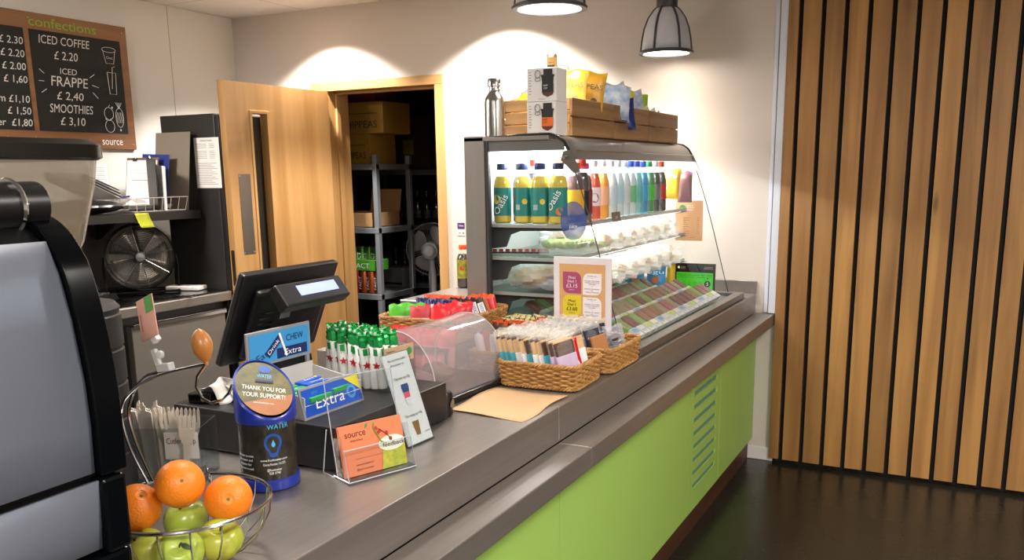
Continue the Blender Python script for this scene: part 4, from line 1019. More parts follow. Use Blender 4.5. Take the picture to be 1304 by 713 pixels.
# ------------------------------------------------------------------ charity tub
def tub():
    t = thing('charity_tub', 'blue charity collection tub with a sloping printed top on the counter', 'collection tub', (-1.262, 1.292, .8985), -4)
    bl = mat('tub_blue', '#1a2f8f', .3, coat=.2); R = .0605
    MB().lathe([(R - .004, 0), (R, .004), (R, .022), (R - .004, .026), (0, .026)], bl, 40).obj('base', t)
    prnt = mat('tub_print', '#141416', .25, var=.55, vscale=28, col2='#37332a', coat=.2)
    w_ = MB().open_lathe([(R - .003, .024), (R - .003, .145)], prnt, 40); wo = w_.obj('printed_wrap', t)
    def wrapt(mb, s, size, ang, z, m, wd):
        vs, fs = text_mesh(s); x0 = min(v[0] for v in vs); x1 = max(v[0] for v in vs); k = wd / (x1 - x0); r = R - .0022
        out = []
        for v in vs:
            a = math.radians(ang) + ((v[0] - (x0 + x1) / 2) * k) / r; out.append((r * math.cos(a), r * math.sin(a), z + v[1] * size))
        mb.add(out, fs, m)
    tx = MB()
    for s, a, z, wd in (('Your water provides', -96, .075, .048), ('clean water and', -96, .066, .042), ('sanitation for', -96, .057, .036), ('those most in need', -96, .048, .044), ('www.frankwater.com', -32, .066, .055), ('Charity Number 1121273', -32, .057, .045), ('@frankwater', -32, .045, .03), ('020 3740', -32, .038, .022)):
        wrapt(tx, s, .007, a, z, WHITEINK, wd)
    tx.obj('lettering', wo)
    lb = MB(); lb2 = mat('water_blue', '#1e4a9e', .4); lc = mat('logo_cyan', '#4fb3e6', .4)
    wrapt(lb, 'WATER', .015, -20, .132, lc, .045)
    r = R - .002
    for rr_, m_ in ((.020, lb2), (.014, prnt)):
        pts = [(rr_ * math.sin(a) * (.9), rr_ * (math.cos(a) + (.5 if math.cos(a) < -.9 else 0) * -1)) for a in [2 * PI * k / 28 for k in range(28)]]
        lb.add([((r + (.0003 if rr_ < .018 else 0)) * math.cos(math.radians(-32) + x / r), (r + (.0003 if rr_ < .018 else 0)) * math.sin(math.radians(-32) + x / r), .104 + z) for x, z in pts], [tuple(range(28))], m_)
    lb.add([((r + .0008) * math.cos(math.radians(-32) + x / r), (r + .0008) * math.sin(math.radians(-32) + x / r), .101 + z) for x, z in ((0, .010), (-.004, 0), (-.003, -.004), (0, -.006), (.003, -.004), (.004, 0))], [tuple(range(6))], lc)
    lb.obj('logo', wo)
    # slanted head: elliptical cut, low side towards the customer
    low, high = .156, .254; dirx = math.radians(-22)
    top = MB(); n = 48; vs = []; fs = []
    def zt(a): return (low + high) / 2 - (high - low) / 2 * math.cos(a - dirx)
    rings = [(R - .001, lambda a: .142), (R + .001, lambda a: .150), (R + .001, lambda a: zt(a) - .004), (R - .0015, lambda a: zt(a)), (R - .006, lambda a: zt(a) - .001)]
    for rr_, zf in rings:
        for k in range(n): a = 2 * PI * k / n; vs.append((rr_ * math.cos(a), rr_ * math.sin(a), zf(a)))
    for i in range(len(rings) - 1):
        for k in range(n): fs.append((i * n + k, i * n + (k + 1) % n, (i + 1) * n + (k + 1) % n, (i + 1) * n + k))
    top.add(vs, fs, bl, None, True); to = top.obj('sloping_lid', t)
    nx = Vector(((high - low) / 2 / R * math.cos(dirx), (high - low) / 2 / R * math.sin(dirx), 1)).normalized()
    xr = Vector((-math.sin(dirx), math.cos(dirx), 0)); yu = nx.cross(xr)
    F = FR((0, 0, (low + high) / 2), xr, yu); FT = F @ RZ(-20)
    L = math.hypot(1, (high - low) / 2 / R) * (R - .005)
    face = MB(); grass = mat('picture_grass', '#3a4220', .5, var=.6, vscale=50, col2='#6e6438'); earth = mat('picture_earth', '#a2683f', .5, var=.2, vscale=30)
    pts = [((R - .005) * math.cos(a), L * math.sin(a)) for a in [2 * PI * k / 48 for k in range(48)]]
    face.poly([p for p in pts if p[1] > -.028], F, grass, .000); face.poly([p for p in pts if p[1] <= -.024], F, earth, .0002)
    fo = face.obj('picture_label', t)
    x_ = MB(); x_.text('WATER', .014, FT @ T(0, .026, 0), lc, w=.03, lift=.001); x_.disc(.010, FT @ T(0, .050, 0), lb2, .001, sx=1.3); x_.bb((-.018, -.003, .001), (.018, .003, .002), mat('slot_blue', '#101c55', .5), FT @ T(0, .017, 0))
    x_.text('THANK YOU FOR', .016, FT @ T(0, -.008, 0), WHITEINK, w=.088, lift=.001); x_.text('YOUR SUPPORT!', .016, FT @ T(0, -.026, 0), WHITEINK, w=.085, lift=.001); x_.text('www.frankwater.com', .006, FT @ T(0, -.042, 0), WHITEINK, w=.04, lift=.001)
    x_.obj('lettering', fo)
tub()

# ------------------------------------------------------------------ chewing gum display box
gumw = mat('tray_grey_white', '#b9b8b4', .6); exb = mat('gum_blue', '#1a4fb8', .35); exl = mat('gum_light_blue', '#3e93d0', .4); exy = mat('gum_yellow', '#d8c832', .4)
exg = mat('gum_green', '#2f9a4f', .35)
def gumbox():
    t = thing('gum_display_box', 'blue and white chewing gum display box with a header sign on the cash drawer', 'display box', (-1.34, 1.515, 1.0005), -2)
    W, D = .19, .15
    m = MB()
    m.bb((-D / 2, -W / 2, 0), (D / 2, W / 2, .003), gumw)
    for s in (-1, 1): m.prism([(-D / 2, 0), (D / 2, 0), (D / 2, .05), (-D / 2, .075)], s * W / 2 - .0015, s * W / 2 + .0015, gumw, RX(90))
    m.bb((-D / 2, -W / 2, 0), (-D / 2 + .003, W / 2, .085), gumw)
    m.add([(-D / 2, -W / 2, .030), (D / 2, -W / 2, .030), (D / 2, W / 2, .030), (-D / 2, W / 2, .030)], [(0, 1, 2, 3)], mat('tray_inner', '#c9b49c', .7))
    m.obj('tray', t)
    X = T(D / 2 + .004, 0, 0) @ RY(-14)
    f = MB().bb((-.004, -W / 2 - .006, .0), (0, W / 2 + .006, .072), mat('frame_grey', '#8a8d92', .4), X); fo = f.obj('front_panel', t, bevel=.001)
    F = X @ FR((.0004, 0, 0), (0, 1, 0), (0, 0, 1))
    p = MB().rect(-W / 2, .006, W / 2, .066, F, exb).poly([(W / 2 - .05, .066), (W / 2, .066), (W / 2, .03), (W / 2 - .02, .045)], F, exy, .0007)
    p.text('Extra', .036, F @ T(-.012, .018, 0), WHITEINK, w=.095, lift=.0012, shear=.15); p.text('NEW', .010, F @ T(-.055, .052, 0), exl, w=.02, lift=.001); p.disc(.016, F @ T(.062, .032, 0), exl, .001); p.disc(.009, F @ T(.062, .032, 0), exb, .0014)
    p.obj('print', fo)
    h = MB().bb((-.003, -.105, .10), (.003, .10, .182), mat('frame_grey', '#8a8d92', .4), T(-D / 2 - .008, 0, 0)); ho = h.obj('header_sign', t, bevel=.002)
    h2 = MB().bb((-.005, -.104, 0), (.001, -.094, .12), mat('frame_grey', '#8a8d92', .4), T(-D / 2 - .007, 0, 0)).bb((-.005, .084, 0), (.001, .094, .12), mat('frame_grey', '#8a8d92', .4), T(-D / 2 - .007, 0, 0)); h2.obj('header_post', t)
    F = FR((-D / 2 - .0046, 0, .10), (0, 1, 0), (0, 0, 1)); navy = mat('navy_print', '#16265e', .4)
    p = MB().rect(-.098, .007, .093, .075, F, exl, .0005)
    p.rect(-.015, .009, .085, .033, F, navy, .0008)
    p.text('Eat', .022, F @ T(-.06, .016, 0) @ RZ(18), navy, w=.036, lift=.0015); p.prism([(-.030, -.008), (.030, -.008), (.030, .010), (-.030, .010)], .0006, .0012, navy, F @ T(-.022, .040, 0) @ RZ(40)); p.text('Drink', .014, F @ T(-.022, .036, 0) @ RZ(40), WHITEINK, w=.045, lift=.002)
    p.text('CHEW', .022, F @ T(.045, .046, 0), navy, w=.055, lift=.0015); p.text('Extra', .020, F @ T(.036, .014, 0), WHITEINK, w=.055, lift=.0015, shear=.15); p.prism([(-.003, -.03), (.003, -.03), (.003, .03), (-.003, .03)], .001, .0016, WHITEINK, F @ T(.006, .040, 0) @ RZ(20))
    p.obj('print', ho)
gumbox()
def gumpack(loc, rot, m_, lab, g):
    t = thing('gum_pack', lab, 'chewing gum', loc, rot, g)
    MB().box((0, 0, .006), (.022, .074, .012), m_).obj('wrapper', t, bevel=.002)
    F = FR((0, 0, .0122), (0, 1, 0), (-1, 0, 0)); MB().text('Extra', .012, F @ T(0, -.005, 0), WHITEINK, w=.032, shear=.15).disc(.005, F @ T(.026, 0, 0), exl if m_ is exg else exy).obj('print', t)
    return t
n = 0
for j in range(2):
    for i in range(5):
        m_ = exg if j == 0 else (exb if i > 0 else exg)
        lab = '%s chewing gum pack in the %s row of the display box, %s from the front' % ('green' if m_ is exg else 'blue', ['left', 'right'][j], ORD[i])
        gumpack((-1.278 - .0245 * i, 1.472 + .08 * j + random.uniform(-.003, .003), 1.0335 + .001 * i + .004 * ((i * 3 + j) % 3)), (random.uniform(-3, 3), random.uniform(-6, 6), random.uniform(-7, 7)), m_, lab, 'gum packs in the display box')

# ------------------------------------------------------------------ mint bar holder
def tubes():
    t = thing('mint_holder', 'clear acrylic holder with a beige price tag at the end of the cash drawer', 'holder', (-1.346, 1.758, 1.0005), -8)
    m = MB(); w, d, h = .225, .095, .085
    for a, b in (((-w / 2, -d / 2, 0), (w / 2, -d / 2 + .002, h)), ((-w / 2, d / 2 - .002, 0), (w / 2, d / 2, h + .03)), ((-w / 2, -d / 2, 0), (-w / 2 + .002, d / 2, h)), ((w / 2 - .002, -d / 2, 0), (w / 2, d / 2, h)), ((-w / 2, -d / 2, 0), (w / 2, d / 2, .003))): m.bb(a, b, ACRYL)
    m.obj('box', t)
    X = T(w / 2 + .008, -.02, .075)
    o = MB().bb((-.001, -.052, 0), (.001, .052, .040), mat('tag_beige', '#b79a7c', .8), X); oo = o.obj('price_tag', t)
    F = FR((.0012, 0, 0), (0, 1, 0), (0, 0, 1)); c = MB(); c.M = X
    for k, s in enumerate(('Peppermint', 'Mint', 'Single 75p')): c.text(s, .007, F @ T(-.045, .028 - .009 * k, 0), INK, align='L', w=.03 if k != 1 else .014)
    c.disc(.010, F @ T(.035, .022, 0), mat('leaf_green2', '#3f8a4a', .5)).text('source', .006, F @ T(.03, .006, 0), INK, w=.02)
    c.obj('print', oo)
tubes()
foilg = mat('green_foil', '#2fae5a', .25, .5, bump=.9, bscale=90); wrapw = mat('white_wrapper', '#e3e6e3', .3, bump=.3, bscale=60); star = mat('red_star', '#b3202c', .4)
def mintbar(loc, rot, lab):
    t = thing('mint_bar', lab, 'sweet', loc, rot, 'mint bars in the acrylic holder')
    MB().lathe([(.010, 0), (.0125, .006), (.0125, .100), (.010, .106)], wrapw, 12).obj('wrapper', t)
    pr = [(.0105, .104), (.013, .112), (.0115, .118), (.013, .124), (.010, .130), (.0125, .136), (.006, .139)]
    ft = MB().lathe(pr, foilg, 7, sx=1.15, sy=.9); ft.grid(lambda u, v: ((u - .5) * (.014 + .016 * v), .003 * math.sin(6 * PI * u), .128 + .018 * v + .002 * math.sin(9 * u)), 12, 3, foilg); ft.grid(lambda u, v: (.003 * math.sin(6 * PI * u), (u - .5) * (.012 + .014 * v), .128 + .015 * v), 12, 3, wrapw); ft.obj('foil_top', t)
    F = FR((.0128, 0, .04), (0, 1, 0), (0, 0, 1)); s = []
    for k in range(10): a = PI / 2 + PI * k / 5; r = .011 if k % 2 == 0 else .0045; s.append((r * math.cos(a), r * math.sin(a)))
    b = MB().poly(s, F @ T(0, .02, 0), star, .001)
    F2 = FR((0, -.0128, .04), (1, 0, 0), (0, 0, 1)); b.poly(s, F2 @ T(0, .02, 0), star, .001); b.rect(-.006, .045, .006, .062, F2, foilg, .0005).rect(-.006, .045, .006, .062, F, foilg, .0005)
    b.obj('star_print', t)
    return t
m0 = None
for j in range(3):
    for i in range(8):
        p = (-1.445 + .0262 * i, 1.744 + .0285 * (j - 1) - .003 * i, 1.005 + random.uniform(0, .008)); r = (random.uniform(-5, 5), random.uniform(-7, 5), random.uniform(-50, 50))
        lab = '%s mint bar from the left, %s row of the acrylic holder' % (ORD[i], ['front', 'middle', 'back'][j])
        if m0 is None: m0 = mintbar(p, r, lab)
        else: dup(m0, lab, p, r)

# ------------------------------------------------------------------ leaflet stands
def leaflet_holder():
    t = thing('leaflet_holder', 'clear acrylic holder with orange leaflets at the front edge of the counter', 'leaflet holder', (-1.106, 1.442, .8985), -22)
    # local +X faces customer; width along Y
    m = MB(); W = .165
    e = MB()
    pr = [(.035, .0), (.035, .004), (-.030, .004), (-.030, 0)]
    m.bb((-.03, -W / 2, 0), (.034, W / 2, .006), clear('acrylic_base', '#b9c2dc', .18))
    m.add([(.036, -W / 2, .004), (.036, W / 2, .004), (.018, W / 2, .068), (.018, -W / 2, .068)], [(0, 1, 2, 3)], ACRYL)
    m.add([(-.012, -W / 2, .004), (-.012, W / 2, .004), (-.052, W / 2, .21), (-.052, -W / 2, .21)], [(0, 1, 2, 3)], ACRYL)
    for s in (-1, 1): m.add([(.036, s * W / 2, .004), (-.012, s * W / 2, .004), (-.028, s * W / 2, .085), (.010, s * W / 2, .10), (.018, s * W / 2, .068)], [(0, 1, 2, 3, 4)], ACRYL)
    em = mat('acrylic_edge', '#aeb6be', .15, 0)
    m.obj('acrylic_body', t)
    for pts in ([(-.012, -W / 2, .004), (-.052, -W / 2, .21), (-.052, W / 2, .21), (-.012, W / 2, .004)], [(.036, -W / 2, .004), (.018, -W / 2, .068), (.018, W / 2, .068), (.036, W / 2, .004), (.036, -W / 2, .004), (-.03, -W / 2, .004)], [(-.052, -W / 2, .10), (-.075, -W / 2, .0), (-.03, -W / 2, .0)]): e.tube(pts, .0013, em, 6)
    e.obj('acrylic_edge', t)
leaflet_holder()
def leaflets():
    t = thing('leaflets', 'stack of orange printed leaflets in the clear holder', 'leaflets', (-1.106, 1.442, .9055), -22)
    org = mat('leaflet_orange', '#dd7a50', .5); X = T(.014, 0, 0) @ RY(-13)
    MB().bb((-.008, -.078, 0), (.0, .076, .108), org, X).obj('stack', t)
    F = X @ FR((.0003, 0, 0), (0, 1, 0), (0, 0, 1)); c = MB()
    c.text('source', .020, F @ T(-.066, .082, 0), INK, align='L', w=.05, lift=.0006); c.text('drinks & food', .007, F @ T(-.055, .072, 0), INK, align='L', w=.03)
    c.poly([(0, 0), (.006, .004), (.008, .012), (.001, .009)], F @ T(-.016, .094, 0), mat('leaf_green2', '#3f8a4a', .5), .0008)
    yl = mat('drink_yellow', '#cfc23a', .4, var=.4, vscale=60, col2='#7c9c2a'); fo_ = mat('foam_white', '#e6e2cf', .6)
    c.poly([(.012, .0), (.074, .0), (.076, .050), (.020, .050)], F, yl, .0008); c.disc(.033, F @ T(.043, .053, 0), fo_, .0012, sx=1, sy=.5)
    bs = mat('berry_red', '#b52c28', .4); lg2 = mat('leaf_green3', '#6d9a2e', .5)
    for x, y in ((.010, .090), (.018, .083), (.012, .079), (.034, .076), (.042, .062)): c.disc(.0045, F @ T(x, y, 0), bs, .0014, 10)
    c.tube([(x, y, .0012) for x, y in ((.008, .104), (.004, .092), (.012, .074), (.018, .060), (.030, .055))], .0016, lg2, 5, X=F)
    c.tube([(x, y, .0014) for x, y in ((.016, .088), (.034, .074), (.044, .058))], .0010, mat('twig', '#5a3320', .6), 5, X=F)
    c.text('feedback', .014, F @ T(.048, .046, 0), INK, w=.055, lift=.002)
    for k, s in enumerate(('www.sourceatexeter.co', '@source at exeter')): c.text(s, .006, F @ T(-.028, .020 - .010 * k, 0), INK, w=.042)
    c.rect(-.050, .034, .02, .0345, F, INK, .0008)
    c.obj('print', t)
leaflets()
def tall_leaflet():
    t = thing('menu_stand', 'tall white card about reusable cup discounts leaning in a clear stand', 'sign', (-1.128, 1.655, .8985), -4)
    X = RY(-19)
    MB().bb((-.0015, -.047, .004), (.0015, .047, .224), PAPER, X).obj('card', t)
    MB().bb((-.004, -.049, 0), (-.002, .049, .226), ACRYL, X).bb((.002, -.049, 0), (.004, .049, .226), ACRYL, X).bb((-.075, -.049, 0), (.004, .049, .003), ACRYL).obj('stand', t)
    F = X @ FR((.0018, 0, 0), (0, 1, 0), (0, 0, 1)); c = MB()
    c.text('Help stop drinking landfills', .008, F @ T(0, .206, 0), INK, w=.066); c.text('with our greener cup', .008, F @ T(-.004, .194, 0), INK, w=.05); c.text('Take new cup -25p', .010, F @ T(0, .160, 0), INK, w=.058); c.text('Take wrong cup +10p', .010, F @ T(.002, .068, 0), INK, w=.064)
    nb = mat('cup_navy', '#26487a', .4); pk = mat('cup_pink', '#c9536a', .4); cr = mat('cup_clearish', '#c9ccd0', .4); bz = mat('cup_bronze', '#7c6034', .4)
    c.poly([(-.014, .138), (.014, .138), (.012, .148), (-.012, .148)], F, nb, .001); c.poly([(-.011, .128), (.011, .128), (.013, .138), (-.013, .138)], F, nb, .001); c.poly([(-.010, .114), (.010, .114), (.011, .128), (-.011, .128)], F, pk, .001); c.poly([(-.008, .098), (.008, .098), (.010, .114), (-.010, .114)], F, cr, .001)
    c.poly([(-.007, .022), (.007, .022), (.012, .056), (-.012, .056)], F @ T(.0, 0, 0), bz, .001); c.text('source', .007, F @ T(.034, .022, 0), INK, w=.018)
    c.obj('print', t)
tall_leaflet()
dv = thing('card_reader', 'small rounded black device at the end of the cash drawer', 'device', (-1.215, 1.885, .8985), 10)
MB().lathe([(.026, 0), (.030, .004), (.030, .058), (.026, .064), (0, .066)], BLACK, 24).obj('body', dv); MB().lathe([(0, .002), (.012, .002), (.014, 0)], BLACKG, 16, T(.030, 0, .034) @ RY(90)).obj('button', dv)

# ------------------------------------------------------------------ pastry dome
def dome():
    t = thing('pastry_dome', 'frosted roll top plastic dome on a black tray beside the baskets', 'food dome', (-1.385, 2.12, .8985), -3)
    MB().bb((-.145, -.19, 0), (.15, .19, .020), mat('tray_black', '#101012', .3)).obj('tray', t, bevel=.006)
    R = .134; m = MB(); dm = film('dome_plastic', '#aaa3a6', .42, .10, .35, 5)
    def f(u, v): a = PI * u; return (R * math.cos(a), -.182 + .364 * v, .020 + .185 * max(0, math.sin(a)) ** .8)
    m.grid(f, 30, 6, dm); m.obj('cover', t)
    for y in (0, 1):
        e = MB(); pts = [f(k / 30, y) for k in range(31)]
        e.add(pts, [tuple(range(31))], dm); eo = e.obj('end_wall', t)
        MB().tube(pts, .002, mat('dome_edge', '#a9a6a8', .15), 6).obj('edge', eo)
dome()
def pastry(loc, rot, lab, m_):
    t = thing('pastry', lab, 'pastry', loc, rot, 'wrapped cakes under the dome')
    MB().grid(lambda u, v: (.060 * math.cos(2 * PI * u) * math.sin(PI * v), .040 * math.sin(2 * PI * u) * math.sin(PI * v), .028 + .026 * math.cos(PI * v) * (1 + .15 * math.cos(8 * PI * u))), 24, 10, m_).obj('crust', t)
pastry((-1.40, 2.03, .9195), 15, 'pinkish iced cake at the near end under the frosted dome', mat('pink_icing', '#8f6a6c', .5, var=.2))
pastry((-1.39, 2.14, .9195), -10, 'brown cake at the far end under the frosted dome', mat('brown_cake', '#6b5044', .6, var=.2))
# flat paper bag
pbm = mat('brown_bag_paper', '#c4a27a', .8, var=.05, vscale=6, bump=.1, bscale=60)
po = [pl_ for pl_ in ((-1.215, 1.935), (-1.245, 2.205), (-.985, 2.185), (-1.005, 2.02), (-1.10, 1.90))]
b = MB(); b.grid(lambda u, v: (-1.225 + .235 * u + .006 * math.sin(7 * v), 1.935 + .26 * v - .02 * u * (1 - v) + .0 , .9 + .0022 * math.sin(5 * u + 2 * v) + .002 * v), 12, 12, pbm)
o = MB(); o.mats = b.mats; o.v = [(x + 1.1, y - 2.05, z - .8995) for x, y, z in b.v]; o.f = b.f; o.mi = b.mi; o.sm = b.sm
tag(o.obj('paper_bag', solid=.0012, loc=(-1.1, 2.05, .8995)), 'flat brown paper bag lying on the counter in front of the baskets', 'paper bag')
# ------------------------------------------------------------------ soft packs
def pouch(mb, w, h, t, m, mt=None, mb_=None, X=None, nu=10, nv=14, seed=0, crimp=.08):
    """sealed snack bag: flat crimped ends, puffed middle; front faces -Y"""
    rnd = random.Random(seed); ph = [rnd.uniform(0, 6) for _ in range(4)]
    def th(u, v):
        e = min(1, min(v, 1 - v) / .22) ** .6 if 0 < v < 1 else 0
        s = math.sin(PI * u) ** .5 if 0 < u < 1 else 0
        return t / 2 * e * s * (1 + .12 * math.sin(7 * u + ph[0] + 5 * v)) + .0006
    def wx(v): return w * (1 - .06 * math.sin(PI * v))
    for s in (-1, 1):
        def f(u, v): return ((u - .5) * wx(v), s * th(u, v) + .004 * math.sin(5 * u + ph[1]) * (v > .9), h * v + .004 * math.sin(9 * u + ph[2]) * (v > .92))
        q = lambda u, v: 1 if v > 1 - crimp else (2 if v < crimp else 0)
        mb.grid(f, nu, nv, m, X, True, q, [m, mt or m, mb_ or m])
    return mb
def basket(name, label, loc, w, d, h, rot=0, m=None, flare=.03, rows=9, seed=1, handle=False):
    m = m or WICK
    t = thing(name, label, 'basket', (loc[0], loc[1], loc[2] + .005), rot)
    def ring(z, off=0, n=64, ph=0, amp=0, cnt=0):
        k = 1 + flare * 6 * (z / h) * .08 / max(w, d); a, b = w / 2 * k, d / 2 * k; r = min(a, b) * .28; P = []
        for cx, cy, a0 in ((a - r, b - r, 0), (-a + r, b - r, 90), (-a + r, -b + r, 180), (a - r, -b + r, 270)):
            for q in range(5): an = math.radians(a0 + 90 * q / 4); P.append(Vector((cx + r * math.cos(an), cy + r * math.sin(an), z)))
        L = [0]; 
        for i in range(len(P)): L.append(L[-1] + (P[(i + 1) % len(P)] - P[i]).length)
        out = []
        for i in range(n):
            s = L[-1] * i / n; j = max(jj for jj in range(len(P)) if L[jj] <= s + 1e-9)
            p = P[j].lerp(P[(j + 1) % len(P)], (s - L[j]) / max(1e-9, L[j + 1] - L[j]))
            nrm = (P[(j + 1) % len(P)] - P[j]).normalized().cross(Vector((0, 0, 1)))
            out.append(p + nrm * (amp * math.sin(cnt * 2 * PI * i / n + ph) + off))
        return out
    st = int((w + d) * 2 / .026); st += st % 2; N = st * 4
    rnd = random.Random(seed); body = MB()
    for k in range(rows):
        z = .008 + (h - .012) * k / (rows - 1)
        pts = ring(z, 0, N, PI * k, .0034, st / 2)
        pts = [p + Vector((0, 0, rnd.uniform(-.0006, .0006))) for p in pts]
        body.tube(pts, (h / rows) * .56, m, 5, closed=True)
    sp = ring(0, 0, st, 0, 0, 0); tp = ring(h, 0, st, 0, 0, 0)
    for a, b in zip(sp, tp): body.tube([a, b], .0022, m, 5)
    body.prism([(p.x * .98, p.y * .98) for p in ring(0, 0, 40)], .001, .004, m); body.obj('woven_body', t)
    for z, nm in ((h + .002, 'braided_rim'), (.004, 'braided_foot')):
        rb = MB(); 
        for s in (0, 2 * PI / 3, 4 * PI / 3):
            pts = ring(z, 0, 160); nr = ring(z, 1.0, 160)
            out = []
            for i, (p, q) in enumerate(zip(pts, nr)):
                a = 2 * PI * i / 160 * int((w + d) * 2 / .035) + s; out.append(p + (q - p) * .0042 * math.cos(a) + Vector((0, 0, .0042 * math.sin(a))))
            rb.tube(out, .0038, m, 5, closed=True)
        rb.obj(nm, t)
    return t
WICK = mat('wicker', '#b98a4f', .55, var=.35, vscale=60, col2='#8a5f30'); WICKD = mat('dark_wicker', '#6b3f26', .55, var=.35, vscale=60, col2='#452818')
cello = film('cellophane', '#eef0f2', .10, .06, 1.5, 55); cello2 = film('cellophane_dense', '#f0efe9', .25, .08, 1.6, 70)

# ------------------------------------------------------------------ front basket of wrapped cakes
basket('wicker_basket', 'front wicker basket of wrapped cake slices at the edge of the counter', (-1.112, 2.345, .8985), .245, .215, .068, 2)
ck1 = mat('cake_cream', '#d2ad7c', .6, var=.15, vscale=60); ck2 = mat('cake_brown', '#55392a', .6, var=.3, vscale=70); teal = mat('label_teal', '#3fa0b5', .5); lwh = mat('label_white', '#dfe0e4', .5); lil = mat('label_lilac', '#b9a6c4', .5); redf = mat('red_foil', '#c01826', .3, bump=.5, bscale=50)
def cakeslice(p, r, c, lm, lab, g='wrapped cake slices in the front basket'):
    t = thing('cake_slice', lab, 'cake', p, r, g)
    MB().box((0, 0, .062), (.062, .011, .124), ck1 if c == 0 else ck2).box((0, .0, .120), (.063, .0112, .010), ck2 if c == 0 else ck1).obj('slice', t, bevel=.004)
    MB().bb((-.032, -.0064, .0), (.032, .0064, .078), lm).obj('paper_label', t, bevel=.001)
    f = MB(); pouch(f, .074, .150, .0135, cello, cello2, cello, T(0, 0, -.004), 6, 8, seed=int(abs(p[0]) * 1000)); f.obj('film', t)
    return t
seq = [(0, teal), (0, teal), (0, teal), (0, lwh), (0, lwh), (1, teal), (0, lwh), (0, lwh), (1, teal), (1, lil), (1, lil)]
for k, (c, lm) in enumerate(seq):
    cakeslice((-1.205 + .0195 * k, 2.285 - .001 * k, .930), (random.uniform(-8, -2), -12, 48 + random.uniform(-1.5, 1.5)), c, lm, '%s cake slice from the left, front basket front row, %s label' % (ORD[k], {id(teal): 'teal', id(lwh): 'white', id(lil): 'lilac'}[id(lm)]))
for k in range(9):
    cakeslice((-1.205 + .0225 * k, 2.375, .925), (random.uniform(-6, 0), -12, 48 + random.uniform(-1.5, 1.5)), k % 2, [lwh, lil][k % 2], '%s wrapped cake slice from the left, front basket back row' % ORD[k])
t = thing('biscuit_pack', 'red foil biscuit pack with a white emblem at the right end of the front basket', 'biscuit', (-1.012, 2.315, .925), (-4, -14, 46))
m = MB(); pouch(m, .062, .125, .022, redf, None, None, None, seed=4); m.obj('wrapper', t)
MB().disc(.018, FR((0, -.0125, .045), (1, 0, 0), (0, 0, 1)), WHITEINK, .001).disc(.012, FR((0, -.0125, .045), (1, 0, 0), (0, 0, 1)), redf, .002).obj('emblem', t)

# ------------------------------------------------------------------ second basket, dark bars
basket('wicker_basket', 'second wicker basket of dark wrapped bars behind the front basket', (-1.117, 2.632, .8985), .285, .275, .072, 0, seed=5)
navy = mat('navy_wrapper', '#161a33', .35); kraft = mat('kraft_pack', '#a5713f', .7)
def navybar(p, r, lab, m_=None):
    t = thing('dark_bar', lab, 'snack bar', p, r, 'navy wrapped bars in the second basket')
    MB().box((0, 0, .058), (.052, .011, .116), m_ or navy).obj('pack', t, bevel=.002)
    F = FR((0, -.0058, 0), (1, 0, 0), (0, 0, 1)); MB().text('cookie', .011, F @ T(0, .085, 0), WHITEINK, w=.034, lift=.001).disc(.006, F @ T(0, .068, 0), GREY, .001, 12).obj('print', t)
    f = MB(); pouch(f, .066, .138, .0132, cello, cello2, cello, T(0, 0, -.004), 6, 8, seed=int(abs(p[0]) * 999)); f.obj('film', t)
for k in range(10): navybar((-1.228 + .0205 * k, 2.560 + .004 * (k % 2), .918), (-6, -12, 44 + random.uniform(-1.5, 1.5)), '%s navy wrapped bar from the left in the front row of the second basket' % ORD[k])
for k in range(7): navybar((-1.220 + .025 * k, 2.67, .915), (-4, -10, 40 + random.uniform(-1.5, 1.5)), '%s navy wrapped bar from the left in the back row of the second basket' % ORD[k])
t = thing('kraft_bar', 'brown kraft carton bar leaning right of the navy bars in the second basket', 'snack bar', (-1.018, 2.56, .915), (-6, -14, 40)); MB().box((0, 0, .05), (.05, .02, .10), kraft).obj('pack', t, bevel=.002)
t = thing('cookie_bag', 'see through bag of dark cookies at the right end of the second basket', 'cookies', (-1.005, 2.66, .912), (0, -14, 10))
m = MB(); pouch(m, .07, .12, .04, film('cookie_film', '#d8dcea', .3, .08, 1.2, 50), None, navy, None, seed=9); m.obj('bag', t)
for k in range(4): MB().lathe([(.02, 0), (.022, .005), (.02, .010), (0, .011)], mat('dark_cookie', '#2a1a14', .7, var=.3, vscale=80), 14, T(0, 0, .02 + .018 * k) @ RX(random.uniform(-30, 30))).obj('cookie', t)

# ------------------------------------------------------------------ dark basket with orange topped bars
basket('dark_wicker_basket', 'dark brown wicker basket with orange and cream topped bars beside the display case', (-1.362, 2.660, .8985), .165, .235, .085, 0, WICKD, seed=8)
ofoil = mat('orange_foil', '#e0521c', .35, bump=.3, bscale=60); cfoil = mat('cream_foil', '#d8cf8f', .4); bfoil = mat('brown_foil', '#5b3626', .4, bump=.4, bscale=60)
def stickbar(p, r, top, body, lab, g, name='chocolate_bar', h=.09):
    t = thing(name, lab, 'chocolate bar', p, r, g)
    m = MB(); pouch(m, .034, h, .018, body, None, None, None, 5, 8, seed=3); m.obj('wrapper', t)
    MB().box((0, 0, h - .004), (.034, .004, .012), top).obj('crimped_end', t)
n0 = 0
for j in range(6):
    for i in range(5):
        m_ = ofoil if (j < 2 or (i == 4 and j < 5)) else cfoil
        stickbar((-1.422 + .030 * i, 2.568 + .034 * j, .912), (random.uniform(-5, 5), random.uniform(-6, 6), random.uniform(-15, 15)), m_, bfoil, '%s %s topped bar from the left, %s row of the dark wicker basket' % (ORD[i], 'orange' if m_ is ofoil else 'cream', (['front'] + ORD[1:])[j]), 'brown bars in the dark wicker basket', h=.118)
